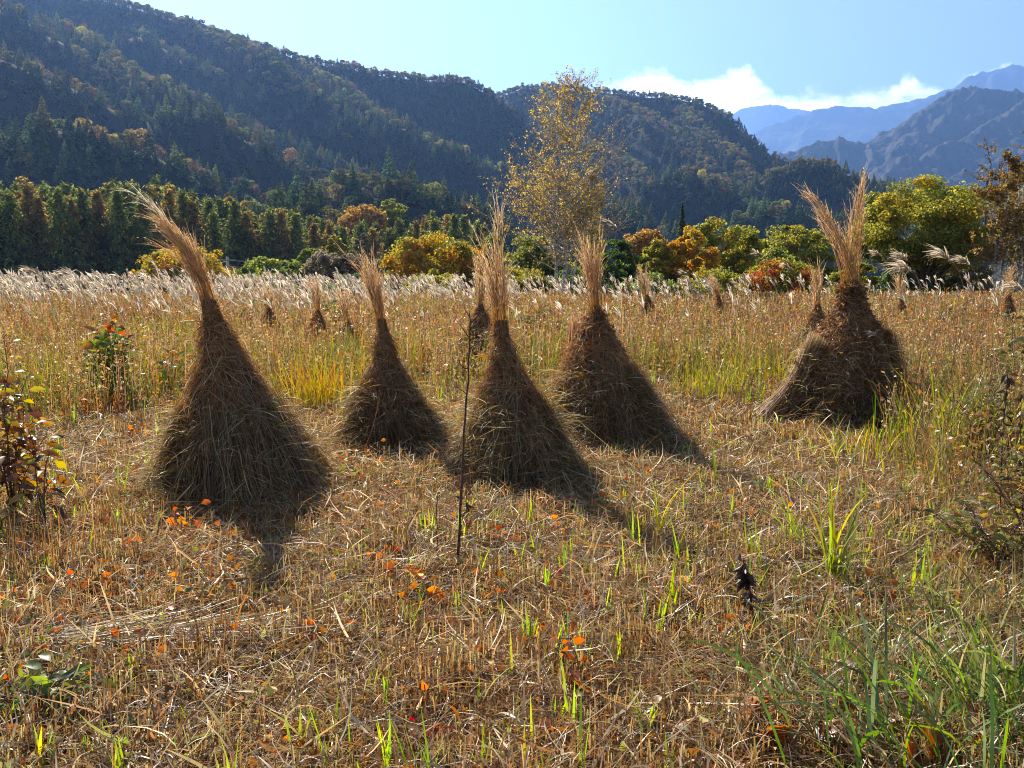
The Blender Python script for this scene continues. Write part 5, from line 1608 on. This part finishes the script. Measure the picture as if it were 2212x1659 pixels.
leafy_plant('green leafy shrub with pale tops cut by the right border of the picture', b_, [(0.05, 0, 1.35), (-0.1, 0.1, 1.15), (0.15, 0.1, 1.2), (-0.2, -0.1, 0.9), (0.2, -0.1, 1.0), (0.0, 0.2, 1.05), (-0.25, 0.15, 0.75)], 0.095,
            [(0.13, 0.19, 0.03), (0.22, 0.24, 0.05), (0.18, 0.16, 0.05), (0.3, 0.26, 0.08)], None, 24, 231, name='shrub', cat='shrub')
for i, (u, v, hgt, lab) in enumerate([(2120, 1010, 0.85, 'bushy olive weed with small leaves left of the two dark dead stems at the right'),
                                      (2205, 1160, 0.7, 'dense dark green weed low at the right border'),
                                      (2030, 900, 0.7, 'airy olive weed on the right between the dark stook and the border shrub'),
                                      (2150, 1230, 0.45, 'low dark leafy weed patch with orange leaves near the right border')]):
    b_ = on_ground(u, v)
    rr_ = random.Random(900 + i)
    leafy_plant(lab, b_, [(rr_.uniform(-0.35, 0.35), rr_.uniform(-0.25, 0.25), hgt * rr_.uniform(0.55, 1.05)) for j in range(14)], 0.055,
                [(0.18, 0.20, 0.045), (0.28, 0.26, 0.07), (0.13, 0.13, 0.035), (0.34, 0.20, 0.06)], None, 24, 240 + i, name='weed_plant', cat='weed', stem_r=0.004)
b_ = on_ground(70, 1545)
leafy_plant('low green mugwort like plant with lobed leaves in the bottom left corner', b_, [(0.1, 0, 0.14), (-0.1, 0.05, 0.12), (0.05, 0.12, 0.13), (-0.02, -0.08, 0.1), (0.18, 0.06, 0.1)], 0.085,
            [(0.12, 0.17, 0.05), (0.2, 0.25, 0.05), (0.09, 0.13, 0.05), (0.3, 0.36, 0.06)], None, 15, 232, name='weed_plant', cat='weed', wide=0.42)

# orange leaf sprigs among the stubble
SPR = [(405, 1165, 0.20, 0.07, 'orange leaf sprig in front of the shadow of the tallest stook'),
       (1215, 1500, 0.30, 0.062, 'tall sprig of drooping orange leaves in the middle of the foreground'),
       (860, 1262, 0.12, 0.072, 'sprig of large orange and yellow leaves left of the bare dark stem'),
       (818, 1225, 0.10, 0.075, 'bright red orange leaf pair left of the yellow leaved sprig'),
       (1075, 1190, 0.12, 0.06, 'orange sprig just right of the foot of the bare dark stem'),
       (905, 1310, 0.10, 0.07, 'orange leaf sprig at the end of the fallen dark stick'),
       (700, 1400, 0.09, 0.06, 'orange leaf sprig in the combed straw below the fallen stick'),
       (200, 1285, 0.12, 0.055, 'orange leaf sprig in the stubble at the left under the withered plants'),
       (298, 960, 0.24, 0.05, 'narrow upright orange sprig left of the tallest stook'),
       (90, 1090, 0.22, 0.08, 'bright orange leaves at the foot of the withered plants'),
       (900, 1620, 0.10, 0.035, 'deep red seedling near the bottom edge'),
       (660, 1635, 0.10, 0.055, 'single orange leaf standing at the bottom edge left of the red seedling'),
       (1600, 1410, 0.14, 0.055, 'orange leaf sprig beside the dark dead stalk'),
       (1450, 1290, 0.12, 0.05, 'small orange sprig left of the dark dead stalk'),
       (1900, 1320, 0.16, 0.05, 'orange brown sprig right of the green blade clump'),
       (1320, 1120, 0.12, 0.05, 'rust orange sprig in front of the broad stook shadow'),
       (800, 1000, 0.16, 0.05, 'orange sprig at the foot of the fan plumed stook'),
       (945, 1020, 0.2, 0.045, 'rust sprig between the fan plumed and the central stook')]
for i, (u, v, h, ln, lab) in enumerate(SPR):
    b_ = on_ground(u, v)
    pal = [(0.55, 0.14, 0.025), (0.62, 0.22, 0.04), (0.45, 0.10, 0.025)] if i != 10 else [(0.45, 0.03, 0.03), (0.38, 0.05, 0.03)]
    leafy_plant(lab, b_, [(0.02, 0, h), (-0.04, 0.02, h * 0.7), (0.05, -0.02, h * 0.6)], ln, pal, None, 6, 300 + i, facing=0.85, name='leaf_sprig', cat='leaf sprig',
                group='orange leaf sprigs in the foreground', droop=1.1, stem_r=0.0025, wide=0.62)


def broad_fallen(label, u, v, L, seed, col):
    rng = np.random.default_rng(seed)
    B = Batch()
    m = 9
    a = np.linspace(-1.9, 1.9, m) + rng.normal(0, 0.1, m)
    ax = np.stack([np.sin(a), 0.5 * np.cos(a), 0.75 * np.cos(a)], -1)
    Ls = L * (0.75 + 0.35 * np.cos(a)) * (0.9 + 0.2 * rng.random(m))
    B.leaves(np.zeros((m, 3)) + np.array([0, 0, 0.01]), ax, np.tile([[0, -0.8, 0.6]], (m, 1)) + 0.25 * rdir(rng, m), Ls, Ls * 0.62, pick(rng, m, col, None, 0.1), 0.12)
    P = np.array([[0, 0, 0.0], [0.01, -0.01, -L * 0.3], [0.03, 0, -L * 0.6]])
    B.tube(P, 0.0022, (0.3, 0.12, 0.04), 4)
    o = B.build('fallen_leaf', M_LEAF)
    b = on_ground(u, v)
    o.location = (b[0], b[1], 0.07 + float(base_z(b[0], b[1])))
    o.rotation_euler = (rng.normal(0, 0.3), rng.normal(0, 0.3), rng.random() * 6.28)
    return tag(o, label, 'leaf', 'large fallen leaves in the bottom right corner')


BRN = [(0.38, 0.15, 0.05), (0.46, 0.2, 0.07), (0.30, 0.11, 0.04)]
for i, (u, v, L, lab) in enumerate([(1612, 1595, 0.085, 'large orange brown leaf at the lower right, leftmost of the big fallen leaves'),
                                    (1668, 1640, 0.09, 'large brown leaf under arching blades right of the leftmost big fallen leaf'),
                                    (1770, 1640, 0.06, 'small crumpled orange leaf between the two pairs of big fallen leaves'),
                                    (2028, 1668, 0.10, 'dark red brown crumpled leaf at the bottom edge on the right'),
                                    (1965, 1690, 0.08, 'flat brown leaf touching the bottom edge left of the dark red brown one'),
                                    (1835, 1590, 0.06, 'curled tan leaf held up on a stalk in the lower right grass'),
                                    (2080, 1600, 0.05, 'small pale orange leaf in the green grass near the right border')]):
    broad_fallen(lab, u, v, L, 400 + i, BRN)

# dark stems
M_DARK = bark_mat('dead_stem', (0.035, 0.018, 0.012), (0.11, 0.05, 0.03), 25, (1, 1, 3))


def bare_stem(label, u, v, pts, r0, twigs, seed, name='bare_stem', group=None, leaves=0):
    rng = np.random.default_rng(seed)
    b = on_ground(u, v); d = b[1]
    P = np.array([at(uu, vv, d + dy) - b for uu, vv, dy in pts]); P[0, 2] = -0.02
    o = empty(name, b, label, 'plant stem', group)
    T = Batch()
    tt = np.linspace(0, 1, 24); ti = np.linspace(0, 1, len(P))
    C = np.stack([np.interp(tt, ti, P[:, j]) for j in range(3)], -1)
    C = C + rng.normal(0, 0.0018, C.shape)
    T.tube(C, np.linspace(r0, r0 * 0.3, 24), (1, 1, 1), 6)
    T.build('stem', M_DARK, o)
    if twigs:
        W_ = Batch()
        for (f, uu, vv) in twigs:
            p0 = C[int(f * 23)]; p1 = at(uu, vv, d + rng.normal(0, 0.08)) - b
            t = np.linspace(0, 1, 6)[:, None]
            W_.tube(p0 + (p1 - p0) * t + rng.normal(0, 0.004, (6, 3)) * (t > 0), np.linspace(r0 * 0.4, r0 * 0.15, 6), (1, 1, 1), 4)
        W_.build('twigs', M_DARK, o)
    if leaves:
        B = Batch()
        f = rng.random(leaves) * 0.9 + 0.05
        p = C[(f * 23).astype(int)]
        ax = nrm(rdir(rng, leaves) + np.array([0, 0, -0.9]))
        B.leaves(p, ax, rdir(rng, leaves), 0.05 + 0.03 * rng.random(leaves), 0.02 + 0.012 * rng.random(leaves), pick(rng, leaves, [(0.05, 0.03, 0.02), (0.09, 0.05, 0.03)]), 0.5)
        B.build('withered_leaves', M_LEAF, o)
    return o


bare_stem('tall bare dark stem with thin side twigs standing in front of the central stook', 986, 1236, [(986, 1236, 0), (996, 1080, 0), (1003, 930, 0), (1012, 800, 0), (1016, 700, 0), (1014, 672, 0)], 0.0085,
          [(0.55, 985, 830), (0.62, 975, 770), (0.70, 1050, 720), (0.78, 985, 690), (0.86, 1046, 670), (0.8, 1075, 640), (0.9, 1000, 650)], 501)
bare_stem('thin brown stem left of the tall bare dark stem', 946, 1215, [(946, 1215, 0), (943, 1120, 0), (944, 1020, 0)], 0.004, [], 502)
bare_stem('short dark stem with withered leaves right of the tall bare dark stem', 1006, 1150, [(1006, 1150, 0), (1008, 1090, 0), (1005, 1010, 0)], 0.004, [], 503, leaves=14)
bare_stem('black dead stalk hung with withered leaves in the right foreground', 1632, 1375, [(1632, 1375, 0), (1624, 1310, 0), (1612, 1240, 0), (1605, 1205, 0)], 0.006, [], 504, leaves=46)
bare_stem('upright dark weed stem near the right border with dead flower clusters', 2160, 1120, [(2160, 1120, 0), (2164, 980, 0), (2172, 860, 0), (2178, 790, 0)], 0.005, [(0.6, 2200, 860), (0.75, 2140, 850), (0.8, 2205, 800)], 505, leaves=34)
bare_stem('second dark weed stem at the right border behind the dead flower clusters', 2200, 1060, [(2200, 1060, 0), (2204, 940, 0), (2206, 830, 0)], 0.005, [(0.6, 2180, 860)], 506, leaves=26)
# fallen stick
B = Batch()
a_, c_ = on_ground(668, 1255), on_ground(905, 1296)
t = np.linspace(0, 1, 16)[:, None]
P = a_ + (c_ - a_) * t; P[:, 2] = 0.035 + 0.02 * np.sin(t[:, 0] * 5); P = P + np.random.default_rng(5).normal(0, 0.003, P.shape)
B.tube(P, np.linspace(0.009, 0.005, 16), (1, 1, 1), 6)
tag(B.build('fallen_stick', M_DARK), 'thin dark stick lying on the straw left of the bare dark stem', 'stick')


# grass clumps that stand out
def clump(label, u, v, n, H, spread, cols, wts, width, seed, bend=(0.2, 1.2), name='grass_clump', tip=None, az=None, rad=0.05):
    rng = np.random.default_rng(seed)
    b = on_ground(u, v)
    p = np.concatenate([rng.normal(0, rad, (n, 2)), np.zeros((n, 1)) - 0.01], 1)
    a = rng.random(n) * 6.283 if az is None else az + rng.normal(0, 0.9, n)
    P, sd = arcs(rng, p, a, H * (0.5 + 0.55 * rng.random(n)), spread * rng.random(n), bend[0] + (bend[1] - bend[0]) * rng.random(n) ** 1.4, 8, 0.3)
    P[:, :, 2] = np.maximum(P[:, :, 2], 0.005)
    W = width * (0.7 + 0.6 * rng.random((n, 1))) * np.array([[0.5, 0.8, 1, 1, 0.95, 0.8, 0.55, 0.06]])
    c = pick(rng, n, cols, wts)
    m = 14 + n // 8                                  # dead thatch at the root that holds the tuft together
    q0 = np.concatenate([rng.normal(0, rad * 0.25, (m, 2)), 0.01 + 0.02 * rng.random((m, 1))], 1)
    Pq, sq = arcs(rng, q0, rng.random(m) * 6.283, (rad * 2.6 + 0.02) * (0.6 + 0.5 * rng.random(m)), 1.45 + rng.normal(0, 0.08, m), rng.normal(0.1, 0.1, m), 5, 0.3)
    B = Batch(); B.ribbons(Pq, max(0.004, width * 0.6), sq, pick(rng, m, [(0.34, 0.24, 0.12), (0.22, 0.13, 0.06)]))
    B.ribbons(P, W, sd, c, None if tip is None else np.where(rng.random((n, 1)) < 0.5, np.array(tip), c))
    o = B.build(name, M_GRASS)
    o.location = (b[0], b[1], float(base_z(b[0], b[1])))
    return tag(o, label, 'grass clump', 'grass clumps standing out in the field')


LG = [(0.18, 0.26, 0.045), (0.27, 0.33, 0.055), (0.12, 0.18, 0.04), (0.36, 0.34, 0.07)]
GO = [(0.38, 0.32, 0.05), (0.50, 0.26, 0.04), (0.26, 0.27, 0.04), (0.52, 0.18, 0.03)]
clump('fountain of long yellow green blades in the right foreground', 1795, 1265, 22, 0.62, 0.35, LG, [3, 3, 1.5, 1.5], 0.016, 601, (0.1, 1.3), tip=(0.45, 0.36, 0.06), rad=0.035)
clump('smaller tuft of green blades at the left of the yellow green fountain', 1720, 1200, 12, 0.4, 0.4, LG, [3, 3, 1, 2], 0.010, 602, rad=0.03)
clump('pair of tall thin yellow green blades right of the broad stook shadow', 1548, 1075, 7, 0.5, 0.15, LG, [2, 3, 1, 2], 0.010, 603, (0.05, 0.3), rad=0.004)
clump('golden and orange tipped grass tuft left of the fan plumed stook', 690, 885, 330, 0.70, 0.5, [(0.30, 0.30, 0.045), (0.42, 0.33, 0.05), (0.24, 0.26, 0.04), (0.40, 0.22, 0.04)], [3, 3, 2, 1.5], 0.008, 604, (0.1, 0.8), tip=(0.5, 0.22, 0.03), rad=0.22)
clump('orange grass tuft just right of the neck of the fan plumed stook', 895, 800, 130, 0.60, 0.4, GO, [2, 3, 1.5, 2.5], 0.009, 605, (0.1, 0.8), tip=(0.52, 0.2, 0.03), rad=0.14)
clump('reddish grass tuft between the tallest and the fan plumed stook', 760, 800, 110, 0.45, 0.5, [(0.4, 0.14, 0.04), (0.34, 0.18, 0.06), (0.3, 0.26, 0.05)], None, 0.009, 606, rad=0.16)
clump('thick green grass tuft cut by the right border at the bottom', 2150, 1560, 150, 0.50, 0.6, [(0.12, 0.19, 0.045), (0.18, 0.26, 0.05), (0.09, 0.14, 0.045), (0.30, 0.33, 0.08), (0.4, 0.34, 0.18)], [3, 3, 2, 1.5, 1.2], 0.009, 607, (0.2, 1.6), az=math.pi, rad=0.13)
clump('long arching grey green blades sweeping in from the bottom edge on the right', 1880, 1640, 46, 0.62, 0.7, [(0.10, 0.16, 0.06), (0.17, 0.22, 0.10), (0.12, 0.2, 0.04)], None, 0.011, 608, (0.5, 1.9), az=math.pi, rad=0.16)
clump('wide tangle of thin grey green and straw coloured blades left of the bottom right tuft', 1960, 1520, 420, 0.34, 0.8, [(0.20, 0.24, 0.07), (0.36, 0.32, 0.18), (0.13, 0.18, 0.05), (0.46, 0.38, 0.22), (0.28, 0.32, 0.08)], None, 0.007, 630, (0.4, 1.7), rad=0.30)
clump('thin bent green blades among straw below the fountain of long blades', 1800, 1480, 160, 0.26, 0.8, [(0.20, 0.24, 0.06), (0.40, 0.33, 0.18), (0.28, 0.32, 0.07)], None, 0.006, 631, (0.4, 1.7), rad=0.22)
clump('dense mixed green and dry blades on the right below the dark weed stems', 2130, 1340, 300, 0.36, 0.7, [(0.20, 0.24, 0.06), (0.36, 0.30, 0.14), (0.13, 0.17, 0.05), (0.3, 0.2, 0.08)], None, 0.007, 632, (0.3, 1.5), rad=0.3)
clump('arching green blades in the shade right of the big fallen leaves', 2080, 1690, 60, 0.5, 0.6, [(0.08, 0.15, 0.04), (0.13, 0.22, 0.04), (0.2, 0.3, 0.04)], None, 0.010, 609, (0.3, 1.6), az=math.pi, rad=0.2)
clump('dense green grass tuft on the right edge of the mown patch', 2085, 1000, 190, 0.95, 0.35, [(0.20, 0.24, 0.04), (0.28, 0.29, 0.05), (0.36, 0.29, 0.06), (0.14, 0.18, 0.04)], None, 0.009, 610, (0.2, 1.1), rad=0.2)
clump('mixed green and yellow blades in front of the dark V plumed stook', 1850, 1000, 70, 0.48, 0.4, LG + [(0.5, 0.36, 0.06)], [2, 3, 1.5, 2, 2], 0.011, 611, (0.1, 1.4), tip=(0.5, 0.33, 0.05), rad=0.22)
clump('green blade tuft on the right side of the foot of the dark V plumed stook', 1950, 960, 60, 0.55, 0.4, LG, [2, 3, 1.5, 2], 0.011, 612, (0.1, 1.2), rad=0.14)
clump('bright grass tuft in the mid field right of the broad stook', 1540, 860, 170, 0.66, 0.4, [(0.2, 0.24, 0.04), (0.3, 0.3, 0.05), (0.36, 0.28, 0.06)], None, 0.010, 613, (0.2, 1.0), rad=0.3)
clump('taller grass tuft in the mid field left of the dark V plumed stook', 1640, 835, 150, 0.62, 0.4, [(0.2, 0.24, 0.04), (0.3, 0.3, 0.05), (0.36, 0.25, 0.06)], None, 0.010, 614, (0.2, 1.0), rad=0.28)
clump('few green blades growing at the foot of the fan plumed stook', 800, 975, 14, 0.32, 0.4, LG, [2, 3, 1, 2], 0.009, 615, (0.2, 1.3), rad=0.003)
clump('golden blade arching over the mown ground left of the yellow green fountain', 1420, 1170, 9, 0.55, 0.6, [(0.5, 0.38, 0.06), (0.36, 0.36, 0.05)], None, 0.011, 616, (0.6, 1.6), rad=0.002)
clump('bright young blades at the bottom edge near the middle', 1395, 1600, 12, 0.22, 0.4, LG, [2, 4, 1, 2], 0.010, 617, (0.1, 0.8), rad=0.015)
clump('bright young blades in front of the combed straw on the left', 290, 1480, 9, 0.17, 0.3, LG, [2, 4, 1, 1], 0.010, 618, (0.1, 0.5), rad=0.012)


STM = [(0.24, 0.11, 0.05), (0.34, 0.19, 0.09), (0.18, 0.08, 0.04)]
clump('reddish brown dead stalks below the withered plants at the left border', 60, 1250, 60, 0.38, 0.2, STM, None, 0.005, 620, (0.0, 0.25), rad=0.16)
clump('brown dead stalks left of the tallest stook foot', 235, 1180, 40, 0.34, 0.25, STM, None, 0.005, 621, (0.0, 0.3), rad=0.13)
clump('rust coloured dry tuft under the leafy green sapling', 215, 905, 120, 0.36, 0.5, [(0.4, 0.13, 0.04), (0.3, 0.14, 0.05), (0.24, 0.12, 0.05)], None, 0.010, 622, (0.1, 0.9), rad=0.22)
clump('tall stubble tuft in the lower middle of the foreground', 1040, 1440, 120, 0.2, 0.15, STM + [(0.44, 0.3, 0.14)], None, 0.005, 623, (0.0, 0.2), rad=0.14)
clump('tall stubble tuft at the bottom right of the middle', 1740, 1420, 70, 0.18, 0.12, STM + [(0.44, 0.3, 0.14)], None, 0.005, 624, (0.0, 0.2), rad=0.09)
# silver plumes that stand out on the right
def plume_thing(label, u, v_top, d, size, H_bend, seed, nf=70, az=math.pi):
    rng = np.random.default_rng(seed)
    tp = at(u, v_top, d)
    rise = tp[2]
    o = empty('silver_plume', (0, 0, 0), label, 'plume grass', 'large silver plumes on the right side of the field')
    tt = np.linspace(0, 1, 9)[:, None]
    xo = 0.25 * rise
    base = np.array([tp[0] + xo, d, float(base_z(tp[0] + xo, d))])
    o.location = base
    P = np.concatenate([-xo * tt ** 2.4, 0 * tt, rise * (1 - (1 - tt) ** 1.5)], 1)
    S = Batch(); S.tube(P, np.linspace(0.0045, 0.002, 9), (0.4, 0.3, 0.16), 4)
    S.build('stalk', M_STRAW, o)
    B = Batch()
    f = rng.random(nf) * 0.25
    root = P[-1] + (P[-2] - P[-1]) * (f * 3)[:, None]
    Q, sd = arcs(rng, root, az + rng.normal(0, 0.5, nf), size * 0.75 * (0.5 + 0.6 * rng.random(nf)), 0.7 + 0.6 * rng.random(nf) * H_bend, 0.4 + 1.0 * H_bend * rng.random(nf), 6, 0.3)
    W = np.maximum(0.007, 0.0011 * d) * np.array([[0.4, 1, 1.1, 1, 0.7, 0.2]])
    B.ribbons(Q, np.broadcast_to(W, (nf, 6)), sd, pick(rng, nf, [(0.56, 0.46, 0.32), (0.48, 0.37, 0.23), (0.62, 0.54, 0.42)], None, 0.1))
    B.build('feather', M_FLUFF, o)


for i, (u, v, d, sz, hb, lab) in enumerate([(1952, 560, 17, 0.42, 1.0, 'broad white plume left of the big arching plume before the spreading green tree'),
                                            (2040, 556, 13, 0.50, 1.0, 'largest straw coloured plume arching left before the spreading green tree'),
                                            (2085, 568, 16, 0.44, 0.9, 'white plume just right of the largest arching plume'),
                                            (1895, 552, 16, 0.30, 0.9, 'roundish white plume beside the neck of the dark V plumed stook'),
                                            (1958, 580, 12, 0.52, 1.3, 'golden plume bent over into a hoop right of the dark V plumed stook'),
                                            (1480, 590, 19, 0.30, 0.8, 'slanting white plume right of the small dark far stook'),
                                            (1640, 548, 19, 0.34, 0.8, 'lone high white plume before the bush with red leaves'),
                                            (1700, 575, 18, 0.3, 0.8, 'white plume before the red leaves right of the lone high one'),
                                            (1318, 480, 15, 0.26, 0.6, 'highest single plume right of the birch trunk'),
                                            (2200, 625, 11, 0.42, 1.2, 'pale plume cut by the right border beside the leafy shrub'),
                                            (2110, 870, 8.5, 0.30, 1.2, 'pale seed plume low in the dry weeds at the right'),
                                            (1888, 715, 8.6, 0.16, 1.2, 'small white plume lying on the shoulder of the dark V plumed stook'),
                                            (150, 594, 17, 0.42, 0.8, 'tall bright plume rising above the band at the far left'),
                                            (75, 590, 17, 0.42, 0.8, 'tall grey plume leaning left at the left border'),
                                            (262, 598, 18, 0.36, 0.9, 'nodding plume above the band near the amber tree')]):
    plume_thing(lab, u, v, d, sz, hb, 700 + i)

# ------------------------------------------------------------------ haze over the whole valley
m, nt, out = new_mat('valley_haze')
pv = nt.nodes.new('ShaderNodeVolumePrincipled')
pv.inputs['Color'].default_value = (0.22, 0.44, 1.0, 1)
pv.inputs['Density'].default_value = 1.2e-4
pv.inputs['Anisotropy'].default_value = 0.45
nt.links.new(pv.outputs[0], out.inputs['Volume'])
B = Batch()
V, Q = boxv(-9500, 9500, -40, 10300, -18, 2150)
B.add(V, Q, (1, 1, 1))
hz_o = B.build('haze', m)
tag(hz_o, 'blue autumn haze filling the valley air', 'haze', kind='stuff')
